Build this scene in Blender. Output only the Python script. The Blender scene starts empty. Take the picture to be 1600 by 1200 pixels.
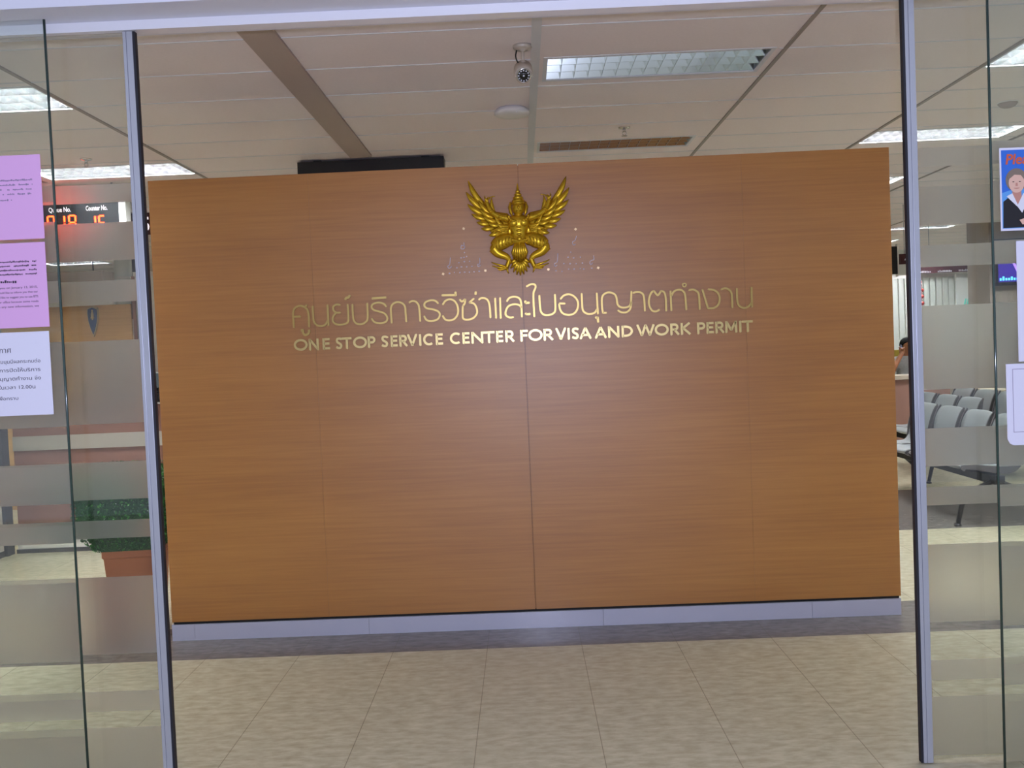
import bpy, bmesh, math, random
from mathutils import Vector, Matrix
R = math.radians
random.seed(7)
SC = bpy.context.scene
COL = SC.collection

# ------------------------------------------------------------------ camera, world, light, exposure
CAM_H = 1.55
cam = bpy.data.cameras.new('camera')
cam.sensor_fit = 'HORIZONTAL'; cam.sensor_width = 36.0
cam.lens = 1500.0 / 1600.0 * 36.0
cam.clip_start = 0.02; cam.clip_end = 100
camo = bpy.data.objects.new('camera', cam); COL.objects.link(camo)
def aim(o, yaw, pitch, roll, loc):
    f = Vector((-math.sin(yaw)*math.cos(pitch), math.cos(yaw)*math.cos(pitch), math.sin(pitch)))
    r = Vector((math.cos(yaw), math.sin(yaw), 0)); u = r.cross(f)
    c, s = math.cos(roll), math.sin(roll)
    r2 = c*r + s*u; u2 = -s*r + c*u
    m = Matrix((r2, u2, -f)).transposed().to_4x4(); m.translation = loc
    o.matrix_world = m
aim(camo, 0.0115, -0.0367, -0.0419, Vector((0, 0, CAM_H)))
SC.camera = camo

w = bpy.data.worlds.new('lobby_daylight'); SC.world = w; w.use_nodes = True
bg = w.node_tree.nodes['Background']
bg.inputs[0].default_value = (0.74, 0.80, 1.0, 1); bg.inputs[1].default_value = 0.54

fl = bpy.data.lights.new('camera_flash', 'AREA'); fl.shape = 'RECTANGLE'
fl.size = 0.06; fl.size_y = 0.035; fl.energy = 44; fl.color = (0.66, 0.70, 1.0)
flo = bpy.data.objects.new('camera_flash', fl); COL.objects.link(flo)
aim(flo, 0.0, -0.03, 0.0, Vector((0.05, -0.03, CAM_H + 0.05)))

SC.view_settings.view_transform = 'Standard'; SC.view_settings.look = 'None'
SC.view_settings.exposure = 0.5; SC.view_settings.gamma = 1.0
SC.view_settings.use_curve_mapping = False
TUBE = 165.0          # brightness of the lit fluorescent tubes

# ------------------------------------------------------------------ materials
def srgb(h):
    h = h.lstrip('#'); v = [int(h[i:i+2], 16)/255 for i in (0, 2, 4)]
    return tuple((x/12.92 if x <= .04045 else ((x+.055)/1.055)**2.4) for x in v) + (1.0,)
def mat(name, col, rough=.5, metal=0.0, emit=0.0, emitcol=None, spec=None, noise=None, coat=0.0):
    m = bpy.data.materials.new(name); m.use_nodes = True
    nt = m.node_tree; b = nt.nodes['Principled BSDF']
    c = srgb(col) if isinstance(col, str) else col
    b.inputs['Base Color'].default_value = c
    b.inputs['Roughness'].default_value = rough; b.inputs['Metallic'].default_value = metal
    if spec is not None: b.inputs['Specular IOR Level'].default_value = spec
    if coat: b.inputs['Coat Weight'].default_value = coat; b.inputs['Coat Roughness'].default_value = .15
    if emit:
        b.inputs['Emission Color'].default_value = srgb(emitcol) if emitcol else c
        b.inputs['Emission Strength'].default_value = emit
    if noise:        # (scale, amount): a slight mottling of the colour
        tc = nt.nodes.new('ShaderNodeTexCoord'); n = nt.nodes.new('ShaderNodeTexNoise')
        n.inputs['Scale'].default_value = noise[0]; n.inputs['Detail'].default_value = 4
        nt.links.new(tc.outputs['Object'], n.inputs['Vector'])
        mx = nt.nodes.new('ShaderNodeMix'); mx.data_type = 'RGBA'
        k = noise[1]
        mx.inputs[6].default_value = tuple(x*(1-k) for x in c[:3]) + (1,)
        mx.inputs[7].default_value = tuple(min(1, x*(1+k)) for x in c[:3]) + (1,)
        nt.links.new(n.outputs['Fac'], mx.inputs[0]); nt.links.new(mx.outputs[2], b.inputs['Base Color'])
    return m

def wood_mat(name, dark, mid, light, rough=.42, sx=1.6, sz=55.0, coat=.7):
    m = bpy.data.materials.new(name); m.use_nodes = True
    nt = m.node_tree; b = nt.nodes['Principled BSDF']; L = nt.links.new
    tc = nt.nodes.new('ShaderNodeTexCoord'); mp = nt.nodes.new('ShaderNodeMapping')
    mp.inputs['Scale'].default_value = (sx, 3.0, sz); L(tc.outputs['Object'], mp.inputs['Vector'])
    n1 = nt.nodes.new('ShaderNodeTexNoise'); n1.inputs['Scale'].default_value = 1.0; n1.inputs['Detail'].default_value = 6
    n1.inputs['Roughness'].default_value = .62; L(mp.outputs[0], n1.inputs['Vector'])
    mp2 = nt.nodes.new('ShaderNodeMapping'); mp2.inputs['Scale'].default_value = (.5, 1, 3.2); L(tc.outputs['Object'], mp2.inputs['Vector'])
    n2 = nt.nodes.new('ShaderNodeTexNoise'); n2.inputs['Scale'].default_value = 1.0; n2.inputs['Detail'].default_value = 3; L(mp2.outputs[0], n2.inputs['Vector'])
    ad = nt.nodes.new('ShaderNodeMath'); ad.operation = 'MULTIPLY_ADD'; ad.inputs[1].default_value = .45
    L(n2.outputs['Fac'], ad.inputs[0]); 
    sc = nt.nodes.new('ShaderNodeMath'); sc.operation = 'MULTIPLY'; sc.inputs[1].default_value = .55; L(n1.outputs['Fac'], sc.inputs[0])
    L(sc.outputs[0], ad.inputs[2])
    cr = nt.nodes.new('ShaderNodeValToRGB'); e = cr.color_ramp.elements
    e[0].position = .36; e[0].color = srgb(dark); e[1].position = .64; e[1].color = srgb(light)
    k = cr.color_ramp.elements.new(.5); k.color = srgb(mid)
    L(ad.outputs[0], cr.inputs[0]); L(cr.outputs[0], b.inputs['Base Color'])
    b.inputs['Roughness'].default_value = rough
    b.inputs['Coat Weight'].default_value = coat; b.inputs['Coat Roughness'].default_value = .42; b.inputs['Coat IOR'].default_value = 1.7
    return m

def floor_mat():
    m = bpy.data.materials.new('beige_vinyl_tile'); m.use_nodes = True
    nt = m.node_tree; b = nt.nodes['Principled BSDF']; L = nt.links.new
    def math_(op, a, b_=None, c_=None):
        n = nt.nodes.new('ShaderNodeMath'); n.operation = op
        for i, v in enumerate((a, b_, c_)):
            if v is None: continue
            if isinstance(v, (int, float)): n.inputs[i].default_value = v
            else: L(v, n.inputs[i])
        return n.outputs[0]
    tc = nt.nodes.new('ShaderNodeTexCoord'); sp = nt.nodes.new('ShaderNodeSeparateXYZ'); L(tc.outputs['Object'], sp.inputs[0])
    X, Y = sp.outputs[0], sp.outputs[1]
    fx = math_('FRACT', math_('DIVIDE', math_('ADD', X, .294+49), .4905))
    fy = math_('FRACT', math_('DIVIDE', math_('ADD', Y, -3.66+49), .49))
    sx = math_('LESS_THAN', fx, .007); sy = math_('MULTIPLY', math_('LESS_THAN', fy, .006), .45)
    seam = math_('MAXIMUM', sx, sy)
    mp = nt.nodes.new('ShaderNodeMapping'); mp.inputs['Scale'].default_value = (13, 30, 13); L(tc.outputs['Object'], mp.inputs[0])
    n1 = nt.nodes.new('ShaderNodeTexNoise'); n1.inputs['Scale'].default_value = 1; n1.inputs['Detail'].default_value = 5; n1.inputs['Roughness'].default_value = .6; L(mp.outputs[0], n1.inputs['Vector'])
    cr = nt.nodes.new('ShaderNodeValToRGB'); e = cr.color_ramp.elements
    e[0].position = .32; e[0].color = srgb('#a8a187'); e[1].position = .7; e[1].color = srgb('#c6bea4'); L(n1.outputs['Fac'], cr.inputs[0])
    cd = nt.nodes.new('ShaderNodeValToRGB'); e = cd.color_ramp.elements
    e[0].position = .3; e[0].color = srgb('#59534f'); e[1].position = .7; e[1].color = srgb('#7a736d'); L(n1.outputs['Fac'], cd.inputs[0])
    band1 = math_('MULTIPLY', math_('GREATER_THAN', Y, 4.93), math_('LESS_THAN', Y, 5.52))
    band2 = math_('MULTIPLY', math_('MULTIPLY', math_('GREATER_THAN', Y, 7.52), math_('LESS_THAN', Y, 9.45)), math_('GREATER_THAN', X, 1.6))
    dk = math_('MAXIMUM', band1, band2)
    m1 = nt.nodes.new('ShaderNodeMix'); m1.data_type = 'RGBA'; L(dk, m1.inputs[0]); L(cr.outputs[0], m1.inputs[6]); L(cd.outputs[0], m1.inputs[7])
    m2 = nt.nodes.new('ShaderNodeMix'); m2.data_type = 'RGBA'; L(math_('MULTIPLY', seam, .55), m2.inputs[0]); L(m1.outputs[2], m2.inputs[6]); m2.inputs[7].default_value = srgb('#5a5040')
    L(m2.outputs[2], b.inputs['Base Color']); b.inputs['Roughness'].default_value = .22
    b.inputs['Specular IOR Level'].default_value = .4
    return m

def glass_mat():
    m = bpy.data.materials.new('clear_door_glass'); m.use_nodes = True
    nt = m.node_tree; nt.nodes.remove(nt.nodes['Principled BSDF']); L = nt.links.new; out = nt.nodes['Material Output']
    t = nt.nodes.new('ShaderNodeBsdfTransparent'); t.inputs[0].default_value = (.955, .974, .960, 1)
    g = nt.nodes.new('ShaderNodeBsdfGlossy'); g.inputs['Roughness'].default_value = .01
    lw = nt.nodes.new('ShaderNodeLayerWeight'); lw.inputs[0].default_value = .5
    p = nt.nodes.new('ShaderNodeMath'); p.operation = 'POWER'; p.inputs[1].default_value = 4; L(lw.outputs['Facing'], p.inputs[0])
    a = nt.nodes.new('ShaderNodeMath'); a.operation = 'MULTIPLY_ADD'; a.inputs[1].default_value = .6; a.inputs[2].default_value = .04; L(p.outputs[0], a.inputs[0])
    mx = nt.nodes.new('ShaderNodeMixShader'); L(a.outputs[0], mx.inputs[0]); L(t.outputs[0], mx.inputs[1]); L(g.outputs[0], mx.inputs[2])
    L(mx.outputs[0], out.inputs['Surface']); return m

def frost_mat():
    m = bpy.data.materials.new('frosted_film'); m.use_nodes = True
    nt = m.node_tree; nt.nodes.remove(nt.nodes['Principled BSDF']); L = nt.links.new; out = nt.nodes['Material Output']
    d = nt.nodes.new('ShaderNodeBsdfDiffuse'); d.inputs[0].default_value = srgb('#cfcfcc')
    t = nt.nodes.new('ShaderNodeBsdfTranslucent'); t.inputs[0].default_value = srgb('#eeeae6')
    r = nt.nodes.new('ShaderNodeBsdfRefraction'); r.inputs[0].default_value = srgb('#efeae4'); r.inputs['Roughness'].default_value = .6; r.inputs['IOR'].default_value = 1.15
    m1 = nt.nodes.new('ShaderNodeMixShader'); m1.inputs[0].default_value = .55; L(d.outputs[0], m1.inputs[1]); L(t.outputs[0], m1.inputs[2])
    m2 = nt.nodes.new('ShaderNodeMixShader'); m2.inputs[0].default_value = .72; L(m1.outputs[0], m2.inputs[1]); L(r.outputs[0], m2.inputs[2])
    L(m2.outputs[0], out.inputs['Surface']); return m

M = dict(
    louver_m=mat('mirror_louver_unlit', '#d3dad4', .14, 1.0),
    veneer=wood_mat('oak_veneer', '#a86a24', '#b4752a', '#be8034'),
    veneer2=wood_mat('pale_oak_veneer', '#b3874c', '#bd9156', '#c79c62', rough=.5),
    floor=floor_mat(), glass=glass_mat(), frost=frost_mat(),
    ceiling=mat('ceiling_board', '#efe5e3', .8, noise=(60, .04)), tbar=mat('white_ceiling_bar', '#d9dadd', .45),
    tbar_d=mat('grey_ceiling_bar', '#9a9088', .5), coffer=mat('dull_ceiling_strip', '#b5a59b', .7),
    alu=mat('brushed_aluminium', '#b3b5bf', .35, .35, noise=(9, .06)), rubber=mat('black_rubber_seal', '#1c1c26', .6),
    white=mat('white_paint', '#ebe8e4', .55), beam=mat('pale_header_paint', '#dcdcea', .5), rail=mat('white_gloss_rail', '#eeeef6', .18, coat=.5),
    plinth=mat('pale_laminate_plinth', '#c6c6d6', .28, coat=.3), black=mat('black_plastic', '#0d0d0f', .4), reveal=mat('black_reveal', '#0b0a0c', .7),
    gold=mat('gilded_relief', '#d8ae2a', .3, .8, noise=(45, .16)), brass=mat('polished_brass', '#e0c888', .34, .85),
    brass2=mat('pale_brass', '#c9ad6a', .36, .9),
    chalk=mat('white_blessing_paste', '#e4d2d8', .9), leaf_gold=mat('gold_leaf', '#f0cf9a', .35, .5),
    edge=mat('green_glass_edge', '#1d3a34', .12, spec=.9),
    pink=mat('pink_paper', '#e6b2e6', .8), lilac=mat('white_paper', '#e6e4f6', .8), ink=mat('printing_ink', '#3b3145', .8), inkl=mat('grey_ink', '#8d80a0', .8),
    terracotta=mat('terracotta_glaze', '#b0663a', .45, noise=(12, .06)), terra_panel=mat('terracotta_laminate', '#805a4c', .5, noise=(5, .04)),
    stripe=mat('grey_laminate', '#aca49a', .5), granite=mat('black_granite', '#121214', .15), steel=mat('polished_steel', '#cfd2d6', .18, 1.0),
    leaf=mat('dark_green_leaf', '#1f5a23', .35, noise=(14, .5)), leaf2=mat('bright_green_leaf', '#3f8a33', .35, noise=(14, .3)), soil=mat('dark_soil', '#2a1d14', .9, noise=(60, .3)),
    stem=mat('brown_stem', '#4a3424', .8),
    wall=mat('warm_white_wall', '#cfc6bc', .7, noise=(3, .02)), wall_g=mat('grey_brown_wall', '#9b8f85', .7, noise=(3, .03)), deep=mat('white_wall', '#e8ece9', .6),
    red_sign=mat('dark_red_sign', '#40151a', .5), signtext=mat('white_sign_text', '#f4ecf4', .6, emit=.6, emitcol='#fff4ff'),
    led=mat('red_led', '#ff2a08', .5, emit=18.0, emitcol='#ff2a08'), tube=mat('fluorescent_tube', '#ffffff', .5, emit=TUBE, emitcol='#f4f9ff'),
    tube_off=mat('unlit_tube', '#dfe4e0', .3), louver=mat('louver_blade', '#c8c8ca', .26, .90), reflector=mat('white_reflector', '#eef0ee', .35, .2),
    reflector_m=mat('mirror_reflector', '#c8cfc9', .3, .6),
    seat=mat('pale_grey_steel_seat', '#a3a8ab', .38, .35), sideframe=mat('dark_grey_rim', '#4c4a4d', .45), darkmetal=mat('black_steel', '#17161a', .45, .3),
    skin=mat('skin', '#a8704e', .5), hair=mat('black_hair', '#0c0a0a', .85, spec=.2), shirt=mat('grey_shirt', '#a3a3a2', .8, noise=(40, .25)), trousers=mat('dark_trousers', '#2b2c33', .8),
    phone=mat('grey_phone', '#6d7486', .3), stone=mat('pale_stone_top', '#c9bca8', .4), pinkpanel=mat('pink_laminate', '#9a7466', .5), yellow=mat('yellow_board', '#d9bd4a', .6),
    blind=mat('pale_vertical_blind', '#cdd2cc', .7), blue_shield=mat('dark_blue_enamel', '#3c4a66', .4), tan=mat('tan_trim', '#b7a077', .45),
    poster_blue=mat('poster_blue', '#2f6fd8', .35), poster_sky=mat('poster_pale_blue', '#5fa4ea', .35), orange=mat('poster_orange_letters', '#d9603a', .4),
    face=mat('printed_face', '#e9bca8', .5), face2=mat('printed_shadow', '#c98f80', .5), hair_p=mat('printed_grey_hair', '#877669', .6), jacket=mat('printed_black_jacket', '#14131c', .5), collar=mat('printed_white_collar', '#e9e9f4', .5),
    screen=mat('screen_purple', '#2a1c70', .2, emit=.7, emitcol='#3a2aa0'), screen2=mat('screen_lilac', '#b48cf0', .2, emit=1.0, emitcol='#b48cf0'), screen3=mat('screen_cyan', '#60d0ff', .2, emit=1.4, emitcol='#60d0ff'),
    red=mat('red_lacquer', '#c8301f', .35), teal=mat('teal_print', '#6fd0c0', .4, emit=.3), lens=mat('camera_lens', '#050508', .05, spec=.9), cambody=mat('silver_camera_body', '#c9bfb2', .35, .3), chrome=mat('chrome', '#d8d4ce', .12, 1.0),
    ledw=mat('white_led_lens', '#f4f4ff', .2), gbox=mat('warm_grey_box', '#a59890', .6), dgreen=mat('dark_green_counter', '#3b4038', .6), dgrey=mat('dark_grey_metal', '#4b4a50', .5), mon=mat('monitor_grey', '#4d5558', .4),
)

# ------------------------------------------------------------------ mesh helpers
class MB:
    def __init__(s): s.v = []; s.f = []; s.mi = []; s.m = 0; s.sm = []
    def face(s, pts, smooth=False):
        n = len(s.v); s.v += [tuple(p) for p in pts]; s.f.append(tuple(range(n, n+len(pts)))); s.mi.append(s.m); s.sm.append(smooth)
    def add(s, vs, fs, smooth=False):
        n = len(s.v); s.v += [tuple(p) for p in vs]
        for f in fs: s.f.append(tuple(i+n for i in f)); s.mi.append(s.m); s.sm.append(smooth)
    def box(s, x0, x1, y0, y1, z0, z1):
        s.add([(x0,y0,z0),(x1,y0,z0),(x1,y1,z0),(x0,y1,z0),(x0,y0,z1),(x1,y0,z1),(x1,y1,z1),(x0,y1,z1)],
              [(0,3,2,1),(4,5,6,7),(0,1,5,4),(1,2,6,5),(2,3,7,6),(3,0,4,7)])
    def bar(s, a, b, wx, wy):                      # square bar between two points
        a, b = Vector(a), Vector(b); d = (b-a).normalized(); u = d.orthogonal().normalized(); v = d.cross(u)
        P = [c + u*sx*wx/2 + v*sy*wy/2 for c in (a, b) for sx, sy in ((-1,-1),(1,-1),(1,1),(-1,1))]
        s.add(P, [(0,3,2,1),(4,5,6,7),(0,1,5,4),(1,2,6,5),(2,3,7,6),(3,0,4,7)])
    def tube(s, pts, rad, n=8, flat=1.0, smooth=True, ref=None):  # tapered tube; flat scales the second cross axis
        pts = [Vector(p) for p in pts]
        if isinstance(rad, (int, float)): rad = [rad]*len(pts)
        base = len(s.v); vs = []; u = None
        for i, p in enumerate(pts):
            d = (pts[min(i+1, len(pts)-1)] - pts[max(i-1, 0)]).normalized()
            if ref is not None: v = Vector(ref); u = d.cross(v).normalized(); v = u.cross(d).normalized()
            else:
                u = d.orthogonal().normalized() if u is None else (u - d*u.dot(d)).normalized()
                v = d.cross(u)
            for k in range(n):
                a = 2*math.pi*k/n; vs.append(p + (u*math.cos(a) + v*math.sin(a)*flat)*rad[i])
        fs = [(i*n+k, i*n+(k+1) % n, (i+1)*n+(k+1) % n, (i+1)*n+k) for i in range(len(pts)-1) for k in range(n)]
        fs += [tuple(range(n))[::-1], tuple(range((len(pts)-1)*n, len(pts)*n))]
        s.add(vs, fs, smooth)
    def lathe(s, prof, c=(0,0,0), n=24, axis='z', smooth=True):
        vs = []
        for r, h in prof:
            for k in range(n):
                a = 2*math.pi*k/n; x, y = r*math.cos(a), r*math.sin(a)
                vs.append({'z': (c[0]+x, c[1]+y, c[2]+h), 'y': (c[0]+x, c[1]+h, c[2]+y), 'x': (c[0]+h, c[1]+x, c[2]+y)}[axis])
        fs = [(i*n+k, i*n+(k+1) % n, (i+1)*n+(k+1) % n, (i+1)*n+k) for i in range(len(prof)-1) for k in range(n)]
        fs += [tuple(range(n))[::-1], tuple(range((len(prof)-1)*n, len(prof)*n))]
        s.add(vs, fs, smooth)
    def blob(s, c, r, n=10, smooth=True):
        rx, ry, rz = (r, r, r) if isinstance(r, (int, float)) else r
        vs = []; K = n
        for i in range(1, K):
            t = math.pi*i/K
            for k in range(2*K):
                a = math.pi*k/K; vs.append((c[0]+rx*math.sin(t)*math.cos(a), c[1]+ry*math.sin(t)*math.sin(a), c[2]+rz*math.cos(t)))
        W = 2*K
        fs = [(i*W+k, (i+1)*W+k, (i+1)*W+(k+1) % W, i*W+(k+1) % W) for i in range(K-2) for k in range(W)]
        vs += [(c[0], c[1], c[2]+rz), (c[0], c[1], c[2]-rz)]; t = len(vs)-2
        fs += [(t, k, (k+1) % W) for k in range(W)] + [(t+1, (K-2)*W+(k+1) % W, (K-2)*W+k) for k in range(W)]
        s.add(vs, fs, smooth)
    def prism(s, pts, y0, y1):                      # outline in (x, z) pushed from y0 (front) to y1
        n = len(pts)
        s.add([(x, y0, z) for x, z in pts] + [(x, y1, z) for x, z in pts],
              [tuple(range(n))[::-1], tuple(range(n, 2*n))] + [(i, (i+1) % n, n+(i+1) % n, n+i) for i in range(n)])
    def ribbon(s, pts, wd, y0, y1, closed=False):   # constant-width stroke in (x, z) with mitred corners
        P = [Vector(p) for p in pts]; n = len(P); Lp = []; Rp = []
        for i in range(n):
            a = P[(i-1) % n] if (i > 0 or closed) else None; b = P[(i+1) % n] if (i < n-1 or closed) else None
            d1 = (P[i]-a).normalized() if a is not None else None; d2 = (b-P[i]).normalized() if b is not None else None
            d1 = d1 or d2; d2 = d2 or d1
            n1 = Vector((-d1.y, d1.x)); n2 = Vector((-d2.y, d2.x)); m = n1+n2
            m = m.normalized() if m.length > 1e-4 else n1
            k = min(2.2, 1/max(.3, m.dot(n1))); Lp.append(P[i]+m*wd/2*k); Rp.append(P[i]-m*wd/2*k)
        vs = [(q.x, y, q.y) for y in (y0, y1) for side in (Lp, Rp) for q in side]
        fs = []
        rng = range(n) if closed else range(n-1)
        for i in rng:
            j = (i+1) % n
            fs += [(i, j, n+j, n+i), (2*n+i, 3*n+i, 3*n+j, 2*n+j), (i, 2*n+i, 2*n+j, j), (n+i, n+j, 3*n+j, 3*n+i)]
        if not closed: fs += [(0, n, 3*n, 2*n), (n-1, 3*n-1, 4*n-1, 2*n-1)]
        s.add(vs, fs)
    def build(s, name, mats, parent=None, loc=None, bevel=0.0, fixn=True):
        me = bpy.data.meshes.new(name); me.from_pydata(s.v, [], s.f)
        for m in (mats if isinstance(mats, (list, tuple)) else [mats]): me.materials.append(m)
        for p, i, q in zip(me.polygons, s.mi, s.sm): p.material_index = i; p.use_smooth = q
        if fixn:
            bm = bmesh.new(); bm.from_mesh(me); bmesh.ops.recalc_face_normals(bm, faces=bm.faces[:]); bm.to_mesh(me); bm.free()
        me.update()
        o = bpy.data.objects.new(name, me); COL.objects.link(o)
        if parent: o.parent = parent
        if loc: o.location = loc
        if bevel:
            b = o.modifiers.new('bevel', 'BEVEL'); b.width = bevel; b.segments = 2; b.limit_method = 'ANGLE'
        return o
def tag(o, label=None, cat=None, group=None, kind=None):
    if label: o['label'] = label
    if cat: o['category'] = cat
    if group: o['group'] = group
    if kind: o['kind'] = kind
    return o
def thing(name, label, cat, loc=(0,0,0), rz=0.0, group=None):
    o = bpy.data.objects.new(name, None); o.empty_display_size = .1; COL.objects.link(o)
    o.location = loc; o.rotation_euler = (0, 0, rz); return tag(o, label, cat, group)
def struct(o, label=None, cat=None): return tag(o, label, cat, None, 'structure')
def B(*b):
    m = MB(); m.box(*b); return m
def smooth(pts, k=5, closed=False):                 # Catmull-Rom through the points
    P = [Vector(p) for p in pts]; n = len(P); out = []
    if n < 3: return P
    for i in range(n if closed else n-1):
        p0, p1, p2, p3 = (P[(i-1) % n] if (closed or i > 0) else P[0]), P[i], P[(i+1) % n], (P[(i+2) % n] if (closed or i+2 < n) else P[-1])
        for j in range(k):
            t = j/k; out.append(.5*((2*p1) + (p2-p0)*t + (2*p0-5*p1+4*p2-p3)*t*t + (3*p1-p0-3*p2+p3)*t**3))
    if not closed: out.append(P[-1])
    return out
def copy_tree(o, parent=None):
    c = o.copy(); COL.objects.link(c)
    if parent is not None: c.parent = parent
    for ch in list(o.children): copy_tree(ch, c)
    return c
def words(s, size, right=False, spacing=1.0, shear=0.0, bold=0.0):
    """flat lettering as (vertices, faces) in (x, z), baseline at z = 0, starting (or ending) at x = 0"""
    cu = bpy.data.curves.new('t', 'FONT'); cu.body = s; cu.size = size; cu.space_character = spacing; cu.shear = shear; cu.offset = bold
    cu.align_x = 'RIGHT' if right else 'LEFT'; cu.resolution_u = 3
    o = bpy.data.objects.new('t', cu); COL.objects.link(o)
    dg = bpy.context.evaluated_depsgraph_get(); dg.update(); me = bpy.data.meshes.new_from_object(o.evaluated_get(dg))
    vs = [(v.co.x, v.co.y) for v in me.vertices]; fs = [tuple(p.vertices) for p in me.polygons]
    bpy.data.objects.remove(o); bpy.data.curves.remove(cu); bpy.data.meshes.remove(me)
    return vs, fs
def put_words(mb, s, size, x, y, z, fit=None, **k):
    vs, fs = words(s, size, **k)
    if not vs: return
    q = 1.0
    if fit:
        wd = max(a for a, _ in vs) - min(a for a, _ in vs); q = fit/wd
    mb.add([(x + a*q, y, z + b) for a, b in vs], fs)
THAI = [[[(-1284,1716),(-1285,1762),(-1284,1797),(-1276,1819),(-1258,1831),(-1238,1833),(-1216,1823),(-1202,1803),(-1199,1767),(-1200,1715)],[(-1283,1775),(-1245,1775)],[(-1218,1823),(-1207,1837)]],[[(-1247,1699),(-1235,1699),(-1235,1685),(-1224,1673),(-1208,1678),(-1202,1688),(-1201,1701)]],[[(-1175,1830),(-1175,1788),(-1172,1744),(-1155,1724),(-1133,1718),(-1111,1724),(-1096,1746)],[(-1093,1833),(-1093,1719)]],[[(-1024,1829),(-1044,1832),(-1061,1821),(-1061,1801),(-1046,1788),(-1024,1787)],[(-1046,1788),(-1063,1770),(-1068,1744),(-1053,1726),(-1027,1721),(-996,1726),(-982,1745),(-982,1831)]],[[(-994,1856),(-988,1866),(-976,1868),(-967,1880)]],[[(-956,1830),(-956,1779),(-953,1744),(-939,1724),(-912,1719),(-890,1728),(-876,1749),(-874,1833)]],[[(-771,1808),(-782,1824),(-810,1833),(-841,1827),(-851,1810),(-840,1794),(-812,1784),(-782,1772),(-768,1749),(-775,1728),(-802,1720),(-837,1726),(-854,1748)]],[[(-848,1857),(-769,1859)]],[[(-745,1717),(-746,1770),(-745,1801),(-733,1822),(-709,1831),(-683,1824),(-668,1804),(-666,1767),(-664,1721)]],[[(-645,1825),(-629,1833),(-612,1831),(-596,1816),(-590,1790),(-588,1720)]],[[(-485,1814),(-502,1830),(-528,1833),(-555,1823),(-562,1806),(-548,1790),(-513,1782),(-487,1770),(-479,1752),(-491,1729),(-520,1720),(-551,1725),(-566,1749)]],[[(-461,1806),(-445,1827),(-418,1834),(-393,1821),(-379,1790),(-380,1755),(-397,1729),(-424,1719),(-450,1725),(-464,1747)]],[[(-464,1858),(-387,1856)],[(-388,1852),(-388,1874)]],[[(-367,1831),(-355,1819),(-336,1832)],[(-336,1832),(-340,1810),(-351,1793)],[(-351,1797),(-354,1754),(-351,1725),(-322,1719),(-293,1729),(-275,1754),(-278,1785),(-292,1806),(-316,1812)],[(-316,1811),(-288,1833)]],[[(-279,1853),(-277,1870)]],[[(-263,1824),(-249,1833),(-225,1830),(-210,1813),(-204,1778),(-203,1723)]],[[(-173,1831),(-172,1720)],[(-146,1832),(-147,1718)]],[[(-110,1809),(-94,1828),(-65,1833),(-42,1823),(-32,1797),(-31,1720)],[(-31,1770),(-43,1786),(-69,1792),(-100,1784),(-116,1761),(-118,1735),(-98,1721),(-76,1722)]],[[(-9,1809),(-9,1796)],[(-8,1796),(14,1797)],[(-10,1742),(-8,1734)],[(-8,1735),(16,1736)]],[[(0,1885),(23,1896),(42,1896),(51,1885),(46,1868),(38,1850),(36,1807),(37,1719)]],[[(69,1834),(70,1779),(74,1746),(90,1728),(114,1725),(139,1732),(153,1754),(154,1837)]],[[(183,1809),(204,1829),(234,1833),(260,1819),(277,1792),(275,1757),(257,1730),(226,1721),(195,1730),(179,1753),(175,1784)],[(175,1786),(208,1784)]],[[(300,1835),(300,1782),(303,1743),(322,1725),(344,1722),(366,1727),(380,1746)],[(382,1834),(384,1720)]],[[(369,1701),(382,1700)],[(382,1704),(384,1674)]],[[(431,1724),(412,1724)],[(412,1722),(408,1756),(410,1808),(427,1829),(453,1834),(479,1823),(489,1800),(492,1770),(507,1752),(533,1748),(557,1756),(566,1780),(571,1836)],[(568,1780),(561,1741),(540,1723),(514,1723),(493,1735)]],[[(579,1825),(597,1830),(623,1825),(637,1803),(640,1724)]],[[(720,1730),(702,1720),(680,1725),(665,1754),(665,1789),(677,1821),(693,1832)],[(692,1833),(713,1808),(732,1831)],[(731,1830),(748,1822),(756,1789),(756,1719)]],[[(783,1829),(784,1720)],[(787,1801),(801,1824),(828,1833),(851,1824),(862,1798),(865,1721)]],[[(869,1856),(867,1851),(864,1848),(859,1847),(854,1848),(851,1852),(850,1857),(851,1862),(855,1865),(859,1866),(864,1865),(868,1861),(869,1856)]],[[(884,1827),(902,1831),(921,1823),(936,1801),(938,1720)]],[[(956,1828),(983,1725)],[(980,1726),(1016,1726),(1040,1744),(1048,1777),(1038,1808),(1014,1824),(988,1828)]],[[(1058,1824),(1080,1830),(1101,1820),(1114,1796),(1115,1722)]],[[(1143,1827),(1143,1760),(1153,1731),(1176,1719),(1200,1724),(1220,1745)],[(1222,1830),(1222,1721)]]]
ENGLISH = [('O',-1287,-1214),('N',-1204,-1153),('E',-1128,-1092),('S',-1056,-1023),('T',-1021,-971),('O',-960,-887),('P',-879,-840),('S',-805,-771),('E',-753,-719),('R',-706,-664),('V',-663,-610),('I',-597,-589),('C',-575,-521),('E',-506,-470),('C',-428,-371),('E',-359,-324),('N',-310,-249),('T',-245,-186),('E',-174,-140),('R',-124,-78),('F',-42,-4),('O',2,76),('R',85,135),('V',150,206),('I',216,225),('S',239,274),('A',281,343),('A',364,426),('N',437,495),('D',511,569),('W',593,688),('O',691,764),('R',776,822),('K',833,884),('P',922,963),('E',973,1008),('R',1021,1066),('M',1074,1136),('I',1150,1159),('T',1169,1221)]
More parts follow.
